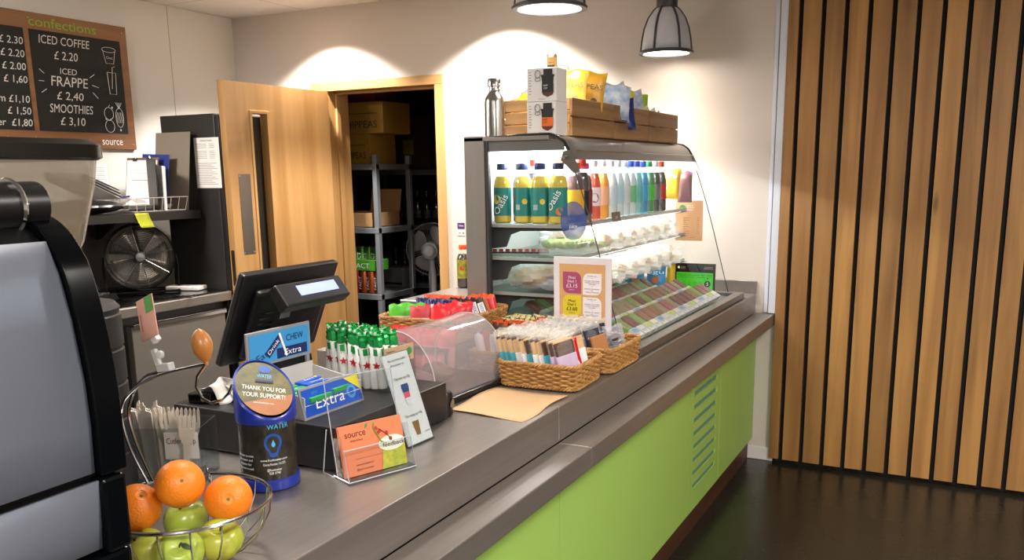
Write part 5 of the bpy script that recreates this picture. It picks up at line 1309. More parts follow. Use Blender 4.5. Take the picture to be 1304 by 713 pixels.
# loose wrapped bars between the dome and the baskets
cb = basket('small_basket', 'low wicker basket of mixed chocolate bars between the dome and the dark basket', (-1.345, 2.455, .8985), .17, .105, .05, 0, seed=6, rows=6)
mixc = [('blue and white', mat('bar_blue', '#2b3f9e', .35), mat('bar_white', '#d9d5d6', .4)), ('red', redf, redf), ('black and white', INK, mat('bar_white', '#d9d5d6', .4)), ('yellow', mat('bar_yellow', '#e0b020', .35), mat('bar_yellow', '#e0b020', .35)), ('bright blue', mat('bar_bblue', '#2f5fc0', .35), mat('bar_bblue', '#2f5fc0', .35)), ('orange brown', bfoil, ofoil)]
for k, (nm, a, b) in enumerate(mixc):
    stickbar((-1.405 + .024 * k, 2.448 + .010 * (k % 2), .908), (-10, -12 + 4 * k, 20 + 6 * k), a, b, '%s wrapped chocolate bar standing in the low mixed basket' % nm, 'bars in the low mixed basket', h=.105)

# ------------------------------------------------------------------ long sweet basket on its riser
rs = thing('riser', 'low black riser under the long basket behind the dome', 'riser', (-1.635, 2.545, .8985))
MB().bb((-.165, -.23, .066), (.165, .23, .076), BLACK).obj('top', rs, bevel=.002)
for a in (-1, 1): MB().bb((a * .16 - .004, -.225, 0), (a * .16 + .004, .225, .066), BLACK).obj('side', rs)
basket('wicker_basket', 'long wicker basket of sweet bags and chocolate bars raised behind the dome', (-1.632, 2.575, .975), .30, .39, .07, 0, seed=11)
gtop = mat('lime_bag', '#4fb52c', .4, bump=.3, bscale=40); pbag = mat('pale_bag', '#dcd6cc', .5); rtop = mat('red_bag', '#cc2026', .35, bump=.4, bscale=40); rpk = mat('dusty_red_bag', '#b5323e', .5)
def sweetbag(p, r, top, body, dot, lab, g, w=.075, h=.095, nm='sweet_bag', txt=None):
    t = thing(nm, lab, 'sweets', p, r, g)
    m = MB(); pouch(m, w, h, .024, body, top, body, None, 8, 12, seed=int(abs(p[1]) * 777), crimp=.42 if top is not body else .08); m.obj('bag', t)
    if dot is not None:
        F = FR((0, -.0135, h * .28), (1, 0, 0), (0, 0, 1)); q = MB().disc(.020, F, dot, .002, 20, sx=1.1, sy=.9)
        if txt: q.text(txt, .012, F @ T(0, -.004, 0), WHITEINK, w=.018, lift=.003)
        q.obj('print', t)
Z0 = .995
for k in range(3): sweetbag((-1.725 + .016 * k, 2.425 + .024 * k, Z0), (-10, 0, 26 - 4 * k), gtop, pbag, gtop, '%s lime green topped sweet bag from the left in the long basket' % ORD[k], 'lime topped bags in the long basket', txt='M')
for k in range(3): sweetbag((-1.632 + .010 * k, 2.415 + .032 * k, Z0), (-12, 0, 24), [rpk, rtop, rtop][k], [pbag, rtop, rtop][k], [rpk, None, None][k], ['dusty red topped paper sweet bag at the front of the long basket', 'bright red sweet bag directly behind the dusty red topped bag', 'bright red sweet bag second behind the dusty red topped bag'][k], 'red bags in the long basket', txt='M')
for k in range(4): sweetbag((-1.575 + .006 * k, 2.43 + .042 * k, Z0 + .003), (-14, 4, 10 + 6 * k), rtop, rtop, pbag if k < 2 else None, '%s shiny red sweet bag from the front, right side of the long basket' % ORD[k], 'shiny red bags on the basket right side', w=.075)
dblue = mat('dark_blue_wrapper', '#1a1f5e', .25, bump=.6, bscale=50); snk = mat('brown_bar_wrapper', '#2a1a16', .3, bump=.3); snw = mat('bar_letter_blue', '#2b3fb0', .4)
for k in range(6): stickbar((-1.735 + .028 * k, 2.55 + .012 * (k % 2), Z0 + .005), (-14, 6, 20 + 6 * k), dblue, dblue, '%s dark blue wrapped bar from the left in the middle of the long basket' % ORD[k], 'dark blue bars in the long basket', h=.095)
for k in range(6): stickbar((-1.74 + .028 * k, 2.61 + .012 * (k % 2), Z0 + .005), (-14, 6, 20 + 6 * k), ofoil, ofoil, '%s orange wrapped bar from the left behind the dark blue bars' % ORD[k], 'orange bars in the long basket', h=.10)
for k in range(5):
    t = thing('chocolate_bar', '%s brown peanut bar from the left at the right of the long basket' % ORD[k], 'chocolate bar', (-1.60 + .024 * k, 2.60 + .012 * k, Z0 + .005), (-14, -16, 22 + 5 * k), 'brown bars in the long basket')
    m = MB(); pouch(m, .032, .10, .016, snk, None, None, None, 5, 8, seed=k); m.obj('wrapper', t)
    F = FR((0, -.009, .01), (0, 0, 1), (-1, 0, 0)); MB().rect(.008, -.011, .072, .011, F, WHITEINK, .001).text('SNICKERS', .016, F @ T(.04, -.006, 0), snw, w=.056, lift=.002).obj('print', t)
for k in range(5):
    t = thing('chocolate_bar', '%s red or copper caramel bar from the left, far right of the basket' % ORD[k], 'chocolate bar', (-1.575 + .017 * k, 2.69 + .008 * k, Z0 + .005), (-14, -12, 15 + 6 * k), 'red brown bars in the long basket')
    m = MB(); pouch(m, .036, .10, .016, [rtop, mat('copper_wrap', '#a05f35', .35, bump=.3)][k % 2], ofoil, None, None, 5, 8, seed=k); m.obj('wrapper', t)
for k in range(8):
    sweetbag((-1.69 + .030 * k, 2.335 - .008 * (k % 2), .8995), (-14, 0, 15), rtop, mat('pink_pack', '#dd7b84', .45, bump=.3), None, '%s pink and red sweet pack from the left, leaning on the riser' % ORD[k], 'pink packs leaning on the riser', w=.06, h=.135, nm='sweet_pack')

# ------------------------------------------------------------------ price sign for the meal deals
def deal_sign():
    t = thing('meal_deal_sign', 'white framed meal deal price sign with purple and yellow drop shapes', 'sign', (-1.195, 2.786, .930))
    MB().bb((-.109, -.006, .012), (.109, .004, .308), mat('sign_white', '#dcd5d8', .35)).obj('frame', t, bevel=.002)
    MB().bb((-.06, -.002, -.031), (.06, .008, .013), ACRYL).obj('foot', t)
    F = FR((0, -.0062, .012), (1, 0, 0), (0, 0, 1)); k_ = mat('kraft_print', '#cf9f68', .7, var=.06, vscale=80); pu = mat('plum', '#a3446b', .5); ye = mat('deal_yellow', '#d6c32a', .5); wh = mat('drop_white', '#e6dfe2', .5)
    p = MB().rect(-.086, .012, .088, .272, F, k_, .0004)
    def drop(cx, cy, s, fx, fy, m_):
        # square with three rounded corners; the sharp one at (fx, fy)
        pts = []; r = s * .62
        for sx, sy, a0 in ((1, 1, 0), (-1, 1, 90), (-1, -1, 180), (1, -1, 270)):
            if (sx, sy) in ((fx, fy), (-fx, -fy)): pts.append((cx + sx * s, cy + sy * s * 1.08))
            else:
                for q in range(9): a = math.radians(a0 + 90 * q / 8); pts.append((cx + sx * (s - r) + r * math.cos(a), cy + (sy * (s - r) + r * math.sin(a)) * 1.08))
        p.poly(pts, F, m_, .0008)
    drop(-.0375, .206, .035, -1, 1, pu); drop(-.0375, .124, .035, 1, 1, ye); drop(.0395, .203, .035, 1, 1, wh); drop(.0395, .119, .035, -1, 1, wh)
    w_ = MB()
    for y, c, a, b in ((.206, WHITEINK, 'Deal 1', '£3.15'), (.124, INK, 'Deal 2', '£3.60')):
        w_.text('Meal', .013, F @ T(-.0375, y + .014, 0), c, w=.026, lift=.0016); w_.text(a, .013, F @ T(-.0375, y + .001, 0), c, w=.032, lift=.0016); w_.text(b, .019, F @ T(-.0375, y - .017, 0), c, w=.042, lift=.0016); w_.text('Saving up to', .005, F @ T(-.0375, y - .026, 0), c, w=.022, lift=.0016)
    for y in (.206, .124):
        for q, (s, dy) in enumerate((('Fruit or', .027), ('+', .019), ('Packet of crisps', .010), ('or piece of fruit or', .004), ('cookie', -.002), ('+', -.010), ('Bottle of water', -.018), ('or', -.024), ('750ml bottle', -.030))): w_.text(s, .006, F @ T(.0395, y - .003 + dy, 0), INK, lift=.0016, w=min(.055, .0042 * len(s)))
    w_.obj('lettering', t); p.obj('print', t)
deal_sign()
def hygiene():
    t = thing('hygiene_sign', 'black and green food hygiene rating sign at the far end of the display case', 'sign', (-1.215, 4.262, .922), (-4, 0, 0))
    MB().bb((-.103, -.004, 0), (.103, .004, .150), mat('sign_black', '#0a0b0a', .25)).obj('panel', t, bevel=.002)
    F = FR((0, -.0043, 0), (1, 0, 0), (0, 0, 1)); gg = mat('hygiene_green', '#35b51c', .4, emit=.15)
    p = MB().rect(-.095, .022, .093, .104, F, gg, .0004).rect(.03, .012, .093, .03, F, gg, .0003); p.text('FOOD HYGIENE RATING', .015, F @ T(0, .086, 0), INK, w=.175, lift=.001); p.rect(-.09, .079, .09, .0805, F, INK, .001)
    for k in range(5): p.tube([(-.08 + .027 * k + .009 * math.cos(a * PI / 8), .048 + .009 * math.sin(a * PI / 8), .001) for a in range(16)], .0007, INK, 4, closed=True, X=F); p.text(str(k), .012, F @ T(-.08 + .027 * k, .044, 0), INK, lift=.001)
    p.disc(.016, F @ T(.066, .049, 0), INK, .001, 28); p.text('5', .024, F @ T(.066, .0405, 0), WHITEINK, lift=.0016); p.poly([(-.005, .008), (.005, .008), (0, 0)], F @ T(.066, .070, 0), INK, .001); p.text('VERY GOOD', .008, F @ T(.062, .016, 0), INK, w=.04, lift=.001)
    p.disc(.006, F @ T(-.085, .128, 0), WHITEINK, .0008, 16)
    for k in range(3): p.rect(-.074, .121 + .005 * k, -.05, .1225 + .005 * k, F, GREY, .0008).rect(.045, .122 + .005 * k, .09, .1235 + .005 * k, F, GREY, .0008)
    p.obj('lettering', t)
hygiene()
def menucard():
    t = thing('price_list', 'brown card price list with a green leaf mark on the far glass of the case', 'price list', (-1.258, 4.284, 1.183))
    MB().bb((-.070, 0, 0), (.070, .0015, .20), mat('card_brown', '#c08a5c', .7)).obj('card', t)
    F = FR((0, -.0004, 0), (1, 0, 0), (0, 0, 1)); p = MB(); gl = mat('leaf_green', '#2f6b3a', .5)
    p.disc(.017, F @ T(-.035, .162, 0), gl, .0006).poly([(0, 0), (.017, .0), (.0, -.025)], F @ T(-.035, .162, 0), gl, .0007).text('source', .006, F @ T(-.035, .160, 0), WHITEINK, w=.02, lift=.0012)
    for k, s in enumerate(('Hot food', 'Sandwiches', 'Baguettes')): p.text(s, .008, F @ T(-.012, .172 - .010 * k, 0), WHITEINK, align='L')
    for k, s in enumerate(('Sandwich', 'Baguette', 'Wrap', 'Panini', 'Salad pot', 'Soup', 'Jacket potato', 'Filled roll')): p.text(s, .007, F @ T(-.03, .112 - .011 * k, 0), INK, align='L', w=min(.03, .004 * len(s))).text('2.%d0' % (9 - k), .007, F @ T(.052, .112 - .011 * k, 0), INK, align='R')
    p.text('source', .007, F @ T(.02, .015, 0), INK, w=.025); p.obj('print', t)
menucard()

# ------------------------------------------------------------------ bottles
liq = {}
def liquid(name, c, emit=0):
    return mat('liquid_' + name, c, .08, 0, coat=.5, spec=.6)
def bottle(p, rot, lab, g, liqc, cap, labm, kind='juice', h=.225, r=.033, band=(.02, .115), art=None, clearb=False, nm='drink_bottle'):
    t = thing(nm, lab, 'bottle', p, rot, g)
    shell = film('pet_shell', '#dfe8ea', .08, .04, .1, 10)
    if kind == 'juice': pr = [(r * .8, 0), (r, .006), (r, .62 * h), (r * .93, .69 * h), (r * .60, .80 * h), (r * .58, .86 * h)]
    else: pr = [(r * .8, 0), (r, .006), (r, .18 * h), (r * .93, .30 * h), (r, .42 * h), (r, .60 * h), (r * .85, .72 * h), (r * .45, .86 * h), (r * .42, .89 * h)]
    fill = .80 * h
    lp = [(a * .97, z) for a, z in pr if z <= .71 * h] + [(r * .7, .76 * h), (0, .765 * h)]
    MB().lathe(lp, liqc, 22).obj('drink', t)
    MB().open_lathe(pr, shell, 22).obj('plastic_body', t)
    MB().lathe([(r * .62, .86 * h), (r * .64, .875 * h), (r * .64, .95 * h), (r * .58, .965 * h), (0, .967 * h)], cap, 18).obj('cap', t)
    lb = MB().open_lathe([(r * 1.015, band[0]), (r * 1.015, band[1])], labm, 28).obj('bottle_label', t)
    if art:
        q = MB()
        for a in art:
            if a[0] == 'text':
                _, s, size, ang, z, m_, wd, tilt = a; vs, fs = text_mesh(s); x0 = min(v[0] for v in vs); x1 = max(v[0] for v in vs); k = wd / (x1 - x0); out = []
                for v in vs:
                    X_ = (v[0] - (x0 + x1) / 2) * k; Y_ = (v[1] - .35) * size; c_, s_ = math.cos(math.radians(tilt)), math.sin(math.radians(tilt)); X2 = X_ * c_ - Y_ * s_; Z2 = X_ * s_ + Y_ * c_
                    an = math.radians(ang) + X2 / r; out.append((r * 1.05 * math.cos(an), r * 1.05 * math.sin(an), z + Z2))
                q.add(out, fs, m_)
            else:
                _, rad, ang, z, m_, li = a
                pts = [(rad * math.cos(b), rad * math.sin(b)) for b in [2 * PI * k / 20 for k in range(20)]]
                vs = [((r * 1.02 + li) * math.cos(math.radians(ang) + x / r), (r * 1.02 + li) * math.sin(math.radians(ang) + x / r), z + y) for x, y in pts]
                q.add(vs, [tuple(range(20))], m_)
        q.obj('label_print', t.children[-1] if False else lb)
    return t
capn = mat('cap_navy', '#1d2c5a', .4); capr = mat('cap_red', '#c0342a', .4); capo = mat('cap_orange', '#e0551f', .4); capg = mat('cap_green', '#2c8a48', .4); capw = mat('cap_white', '#e4e6e8', .4); capp = mat('cap_pink', '#d63f78', .4); capb = mat('cap_blue', '#2b49b0', .4)
oy = liquid('yellow', '#d2b81c'); od = liquid('berry', '#1c0d12'); oteal = mat('label_deep_teal', '#1c7f78', .45); lem = mat('lemon_art', '#e2c12a', .5); orr = mat('orange_art', '#e0772a', .5)
artL = [('disc', .017, -98, .088, WHITEINK, .0004), ('disc', .014, -98, .088, lem, .0008), ('text', 'Oasis', .036, -72, .070, WHITEINK, .078, 60)]
artR = [('text', 'Oasis', .036, -100, .085, WHITEINK, .078, 60), ('disc', .014, -58, .045, orr, .0006)]
artB = [('text', 'IIIIIII', .028, -100, .060, WHITEINK, .016, 0), ('disc', .010, -55, .080, lem, .0006)]
S1 = 1.3455
bottle((-1.562, 2.885, S1), -5, 'leftmost of the four yellow citrus drink bottles at the near end of the top shelf', 'yellow citrus drinks on the top shelf', oy, capn, oteal, art=artL, band=(.028, .130))
bottle((-1.475, 2.885, S1), 0, 'second from the left of the four yellow citrus drink bottles, barcode side showing', 'yellow citrus drinks on the top shelf', oy, capn, oteal, art=artB, band=(.028, .130))
bottle((-1.403, 2.880, S1), 4, 'third from the left of the four yellow citrus drink bottles, barcode side showing', 'yellow citrus drinks on the top shelf', oy, capn, oteal, art=artB, band=(.028, .130))
bottle((-1.333, 2.885, S1), 0, 'rightmost of the four yellow citrus drink bottles, orange slice on its label', 'yellow citrus drinks on the top shelf', oy, capn, oteal, art=artR, band=(.028, .130))
bottle((-1.518, 2.955, S1), -30, 'dark berry drink bottle peeping between the two left yellow bottles', 'dark berry drinks on the top shelf', od, capn, mat('label_dark', '#1a1b28', .4), art=[('disc', .012, -80, .09, redf, .0006)], band=(.028, .130))
for k, (x, c, nm) in enumerate(((-1.50, capr, 'red'), (-1.40, capo, 'orange'), (-1.31, capr, 'bright red'))):
    bottle((x + .0, 3.035, S1), 0, 'dark berry drink bottle with a %s cap behind the yellow bottles' % nm, 'capped berry drinks behind the yellow ones', od, c, mat('label_dark', '#1a1b28', .4), h=.24)
wat = mat('water_liquid', '#c9d6dc', .05, coat=.3); wl2 = mat('water_label', '#b9ccda', .4); 
spec = [
 (2.985, 'juice', liquid('plum', '#4a1c22'), capo, mat('label_orange', '#dca62a', .4), 'plum coloured bottle with a yellow fruit label'),
 (3.065, 'juice', liquid('darkred', '#5a1016'), capp, mat('label_maroon', '#7a2030', .4), 'dark red bottle with a maroon label and pink cap'),
 (3.150, 'soda', liquid('redorange', '#d8401c'), capw, mat('label_pinkwhite', '#ead9de', .4), 'red orange bottle with a white and purple label'),
 (3.240, 'soda', liquid('amber', '#e89a10'), capw, mat('label_peach', '#e2b08a', .4), 'amber yellow bottle with a peach label'),
 (3.330, 'soda', wat, capw, wl2, 'clear water bottle right after the amber one'),
 (3.405, 'soda', wat, capw, mat('label_clear_blue', '#a9c9dc', .4), 'clear water bottle with a pale blue label'),
 (3.480, 'soda', wat, capw, mat('label_grey_white', '#c9ccd2', .4), 'clear water bottle with a grey white label'),
 (3.555, 'soda', wat, capb, mat('label_green_pale', '#6fb68a', .4), 'water bottle with pale green label'),
 (3.630, 'soda', liquid('teal', '#7fc4c0'), capb, mat('label_aqua', '#5cb6b0', .4), 'aqua tinted bottle with a blue cap'),
 (3.710, 'soda', liquid('blue', '#2a8fc8'), capb, mat('label_skyblue', '#3a9fd6', .4), 'sky blue drink bottle'),
 (3.795, 'soda', liquid('green', '#2f8a4c'), capg, mat('label_limegreen', '#4cb83a', .4), 'green lemonade bottle with a green cap'),
 (3.880, 'soda', liquid('cola2', '#140c0a'), capw, mat('label_silver', '#7e8288', .3, .4), 'cola bottle with a silver label'),
 (3.965, 'soda', liquid('cola', '#120806'), capr, mat('label_colared', '#c01a20', .35), 'cola bottle with a red label and red cap'),
]
for y, kd, lq, cp, lm, nm in spec:
    hh = .225 if kd == 'juice' else .235
    art = None
    if 'purple' in nm: art = [('disc', .018, -50, .085, mat('purple_ring', '#8a2f8a', .4), .0006), ('disc', .012, -50, .085, WHITEINK, .001)]
    b0 = bottle((-1.312, y, S1), 0, nm + ', front row of the top shelf', 'single drinks in the front row', lq, cp, lm, kd, hh, .034, (.055, .125) if kd == 'soda' else (.03, .12), art)
    if y > 3.1: dup(b0, nm + ', second row, top shelf', (-1.392, y + .01, S1))
    if y > 3.1 and y < 3.9: dup(b0, nm + ', back row, top shelf', (-1.475, y + .0, S1))
tea = liquid('tea', '#3a1d10'); 
bottle((-2.395, 3.97, .9305), 0, 'iced tea bottle with an orange cap left of the display case column', 'iced teas beside the case', tea, capo, mat('label_tea', '#c8a82a', .4, var=.4, vscale=40, col2='#2f7a3a'), 'juice', .235, .034, (.05, .15), art=[('disc', .012, -70, .105, capr, .0006)])
bottle((-2.345, 4.05, .9305), 0, 'yellow iced tea bottle with a green cap half hidden by the case column', 'iced teas beside the case', tea, capg, mat('label_teay', '#d6c220', .4), 'juice', .25, .034, (.05, .16))
bottle((-2.322, 3.96, .9305), 0, 'second orange capped iced tea bottle touching the case column', 'iced teas beside the case', tea, capo, mat('label_teay', '#d6c220', .4), 'juice', .235, .034, (.05, .15))

# ------------------------------------------------------------------ food in the display case
bread = mat('baguette_bread', '#d8b47c', .6, var=.35, vscale=25, col2='#b98a52'); pale = mat('pale_bread', '#e6d6b4', .6, var=.25, vscale=25); fillg = mat('salad_green', '#5d8a34', .6, var=.5, vscale=60, col2='#a9bb6a')
def baguette(p, rot, lab, g, L=.26, label=True, breadm=None):
    t = thing('wrapped_baguette', lab, 'sandwich', p, rot, g); sd = int(abs(p[1]) * 100)
    r = .041
    MB().grid(lambda u, v: ((v - .5) * L, r * 1.1 * math.cos(2 * PI * u) * math.sin(PI * min(max(v, .001), .999)) ** .45, r + r * .92 * math.sin(2 * PI * u) * math.sin(PI * min(max(v, .001), .999)) ** .45), 20, 22, breadm or bread).obj('bread', t)
    MB().grid(lambda u, v: ((v - .5) * L * .92, -.022 - .014 * u - .004 * math.sin(30 * v), .030 + .006 * math.sin(23 * v + 3 * u) + .004 * (u - .5)), 4, 26, fillg).obj('filling', t, solid=.008)
    rr_ = random.Random(sd)
    fl = MB(); ph = rr_.uniform(0, 6)
    def F_(u, v):
        x = (v - .5) * (L + .06); e = math.sin(PI * min(max(v, .001), .999)); k = 1.25 * min(1, e * 2.4) ** .6 if .12 < v < .88 else (.45 + .7 * abs(v - .5))
        w = 1 + .10 * math.sin(5 * 2 * PI * u + ph + 9 * v) + .06 * math.sin(11 * 2 * PI * u + 20 * v)
        return (x, r * 1.15 * k * w * math.cos(2 * PI * u), max(.001, r * 1.05 + r * 1.0 * k * w * math.sin(2 * PI * u)))
    fl.grid(F_, 30, 26, film('baguette_film', '#ffffff', .34, .08, 1.3, 50)); fl.obj('film', t)
    if label: MB().box((0.02, -.036, .032), (.05, .002, .035), PAPER).obj('paper_label', t)
    return t
for k in range(6): baguette((-1.350, 3.13 + .150 * k, 1.2275), 8 - 3 * k, '%s film wrapped baguette from the near end of the middle shelf' % ORD[k], 'baguettes on the middle shelf', breadm=[bread, pale][k % 2])
for k in range(6): baguette((-1.345, 3.16 + .148 * k, 1.0975), -6 + 3 * k, '%s film wrapped baguette from the near end of the bottom shelf' % ORD[k], 'baguettes on the bottom shelf', breadm=[pale, bread][k % 2])
b = baguette((-1.43, 2.945, 1.098), 0, 'large wrapped brown roll with a dark blue label, near end of the bottom shelf', 'large wrapped rolls', L=.26, label=False)
b.scale = (.95, 1.1, 1.0); MB().box((.055, -.040, .03), (.09, .003, .05), mat('label_slate', '#2d3f63', .5)).obj('paper_label', b)
b = baguette((-1.42, 3.045, 1.098), 4, 'second large wrapped roll lying behind the blue labelled one', 'large wrapped rolls', L=.26, label=False)
def saladbox(p, rot, lab, size=(.15, .11, .05)):
    t = thing('salad_box', lab, 'salad', p, rot); w, d, h = size
    MB().box((0, 0, h / 2), (w, d, h), film('clear_tray', '#e4ecec', .22, .05, .2, 15), top=1.08).obj('box', t, bevel=.006)
    MB().grid(lambda u, v: ((u - .5) * w * .9, (v - .5) * d * .86, .012 + h * .6 + .008 * math.sin(17 * u) * math.cos(15 * v)), 20, 16, fillg).obj('leaves', t, solid=.02)
saladbox((-1.335, 2.94, 1.2265), 0, 'clear box of green salad at the near end of the middle shelf')
saladbox((-1.335, 3.055, 1.2265), 0, 'clear box of salad just behind the nearest salad box', (.14, .09, .045))
ts = thing('ticket_strip', 'dark strip with a row of small red price markers lying on the middle shelf', 'price strip', (-1.525, 2.955, 1.2265), 18)
MB().bb((-.11, -.008, 0), (.11, .008, .006), mat('strip_dark', '#2e3032', .5)).obj('strip', ts)
for k in range(9): MB().box((-.1 + .025 * k, -.002, .011), (.016, .004, .012), mat('marker_red', '#b5483c', .5)).obj('price_marker', ts)
for k, y in enumerate((2.99, 3.29)):
    t = thing('price_tag', ['brown grey price tag hanging under the plum bottle', 'brown grey price tag hanging under the amber bottle'][k], 'price tag', (-1.264, y, 1.333), (0, -8, 0)); MB().bb((0, -.045, -.0), (.002, .045, .038), mat('tag_taupe', '#77675c', .6)).obj('card', t); MB().text('1.40', .014, FR((.0022, 0, .012), (0, 1, 0), (0, 0, 1)), WHITEINK).obj('lettering', t)
st = thing('window_sticker', 'translucent blue rounded sticker on the near end glass of the display case', 'sticker', (-1.235, 2.798, 1.362))
MB().disc(.05, FR((0, 0, 0), (1, 0, 0), (0, 0, 1)), film('sticker_blue', '#2d4c94', .78, .3, 0), .001, 28, sx=1.0, sy=1.35).obj('film', st); MB().text('juice', .02, FR((0, 0, -.025), (1, 0, 0), (0, 0, 1)), WHITEINK, lift=.002, w=.03).obj('lettering', st)
def crispbag(p, rot, m_, lab, g, w=.10, h=.145, txt=None, tm=None, mt=None, name='crisp_bag', dots=None):
    t = thing(name, lab, 'crisps', p, rot, g); m = MB(); pouch(m, w, h, .04, m_, mt or m_, m_, None, 10, 14, seed=int(abs(p[0] * 900 + p[1] * 700))); m.obj('bag', t)
    if txt or dots:
        F = FR((0, -.0215, 0), (1, 0, 0), (0, 0, 1)); q = MB()
        if txt: q.text(txt, .028, F @ T(0, h * .50, 0), tm or INK, w=w * .84, lift=.0055)
        if dots:
            for x, z, r_, mm in dots: q.disc(r_, F @ T(x, z, 0), mm, .0045, 16)
        q.obj('print', t)
    return t
yb = mat('yellow_bag', '#d2a92c', .35, bump=.5, bscale=40); hb = mat('ochre_bag', '#b3861f', .35, bump=.5, bscale=35); 
crispbag((-1.395, 4.13, 1.395), (0, -6, 10), yb, 'left yellow crisp bag at the far end of the top shelf', 'yellow bags at the far end', dots=[(-.02, .10, .008, WHITEINK), (.02, .07, .008, WHITEINK)], w=.09)
crispbag((-1.318, 4.14, 1.395), (0, 5, 10), yb, 'right yellow crisp bag at the far end of the top shelf', 'yellow bags at the far end', dots=[(.02, .11, .008, WHITEINK), (-.02, .05, .008, WHITEINK)], w=.09)
crispbag((-1.262, 4.215, 1.375), (0, 0, 10), mat('mixed_bag', '#5f6a5a', .4, var=.8, vscale=50, col2='#a04a6a'), 'multicoloured patterned bag right of the yellow crisp bags', 'patterned bags', w=.07, h=.15)
bbag = mat('sky_bag', '#2a86b8', .35, bump=.4, bscale=30)
for k, (x, y, r_) in enumerate(((-1.475, 4.10, 20), (-1.385, 4.16, 8))): crispbag((x, y, .958 - .01 * k), (-8, 0, r_), bbag, ['left blue snack bag with an orange spot under the far shelf', 'right blue snack bag with a white panel beside the hygiene sign'][k], 'blue bags at the far end', w=.10, h=.15, txt=[None, 'egu'][k], tm=WHITEINK, dots=[(0, .045, .018, mat('spot_orange', '#b55a34', .5))])
crispbag((-1.325, 4.215, .953), (-4, 0, 5), yb, 'narrow yellow packet between the blue snack bag and the hygiene sign', 'yellow packets', w=.045, h=.16)

pm = [mat('fill_dark_berry', '#4a2420', .5, var=.5, vscale=90, col2='#7a3a34'), mat('fill_green', '#5d7a34', .5, var=.5, vscale=90, col2='#8a9a4a'), mat('fill_brown', '#6b4430', .5, var=.5, vscale=90, col2='#8f6240'), mat('fill_rose', '#a0555a', .5, var=.4, vscale=90, col2='#7a3036'), mat('fill_oat', '#9c8a6c', .5, var=.4, vscale=90, col2='#6f6248')]
pl1 = [mat('pot_label_blue', '#6f95c4', .5), mat('pot_label_cream', '#d6cdb8', .5), mat('pot_label_lime', '#a9c24a', .5), mat('pot_label_white', '#bfc3c0', .5)]
pname = ['dark berry', 'green leaf', 'brown grain', 'rose pink', 'oat coloured']; lname = ['blue', 'cream', 'lime', 'white']
shellp = film('pot_shell', '#e6ecec', .07, .05, .1, 10)
def pot(p, lab, fm, lm):
    t = thing('snack_pot', lab, 'snack pot', p, (0, 30, 0), 'small snack pots in the chilled deck')
    MB().bb((-.060, -.0305, 0), (.060, .0305, .024), shellp).obj('clear_tray', t, bevel=.004)
    MB().bb((-.056, -.027, .003), (.014, .027, .022), fm).obj('filling', t, bevel=.003)
    MB().bb((.014, -.029, .0), (.058, .029, .0255), pl1[3]).bb((.018, -.024, .0255), (.036, .024, .0262), lm).rect(.038, -.02, .041, .02, T(0, 0, .0255), GREY).rect(.045, -.02, .0475, .01, T(0, 0, .0255), GREY).obj('paper_label', t)
    return t
rp_ = random.Random(3)
for row, (x, ys) in enumerate(((-1.105, [2.98 + .0735 * i for i in range(16)]), (-1.225, [2.98 + .0735 * i for i in range(16)]), (-1.345, [2.98 + .0735 * i for i in range(14)]), (-1.465, [2.98 + .0735 * i for i in range(13)]))):
    dz = .902 + (-1.028 - x) * .1379
    for i, y in enumerate(ys):
        a, b_2 = (i // 2 + row * 2 + (i % 3 == 0)) % 5, (i * 3 + row) % 4
        pot((x, y, dz + .034), '%s snack pot, %s label, %s from the near end, %s deck row' % (pname[a], lname[b_2], ORD[i], ['front', 'second', 'third', 'rear'][row]), pm[a], pl1[b_2])

# ------------------------------------------------------------------ on top of the display case
crw = wood('crate_wood', '#755433', '#a27e52', 'Y', .9, .6, knots=True); crx = wood('crate_wood_end', '#805c36', '#ac8450', 'X', .9, .6, knots=True)
def crate(y0, y1, lab):
    t = thing('wooden_crate', lab, 'crate', (-1.452, (y0 + y1) / 2, 1.6575), 0, 'wooden crates on top of the display case'); W, D = .285, y1 - y0; H = .136; th = .009
    for k in range(2): MB().bb((W / 2 - th, -D / 2, .002 + k * .069), (W / 2, D / 2, .066 + k * .069), crw).obj('side_board', t, bevel=.002); MB().bb((-W / 2, -D / 2, .002 + k * .069), (-W / 2 + th, D / 2, .066 + k * .069), crw).obj('side_board', t, bevel=.002)
    for k in range(3):
        for s in (-1, 1): MB().bb((-W / 2 + th + .0005, s * (D / 2 - th / 2) - th / 2 + (.001 if s < 0 else -.001), .002 + k * .0455), (W / 2 - th - .0005, s * (D / 2 - th / 2) + th / 2 - (.0 if s < 0 else .001), .045 + k * .0455), crx).obj('end_board', t, bevel=.002)
    MB().bb((-W / 2 + th, -D / 2 + th + .001, .0), (W / 2 - th, D / 2 - th - .001, .006), crw).obj('bottom', t)
    for a in (-1, 1):
        for b_3 in (-1, 1): MB().box((a * (W / 2 - th - .009), b_3 * (D / 2 - th - .010), .07), (.016, .016, .125), crx).obj('corner_post', t)
crate(2.958, 3.372, 'wooden crate nearest to the flask on top of the display case, full of yellow bags')
crate(3.378, 3.80, 'middle wooden crate on top of the display case holding blue and white bags')
crate(3.806, 4.228, 'wooden crate furthest back on top of the display case')
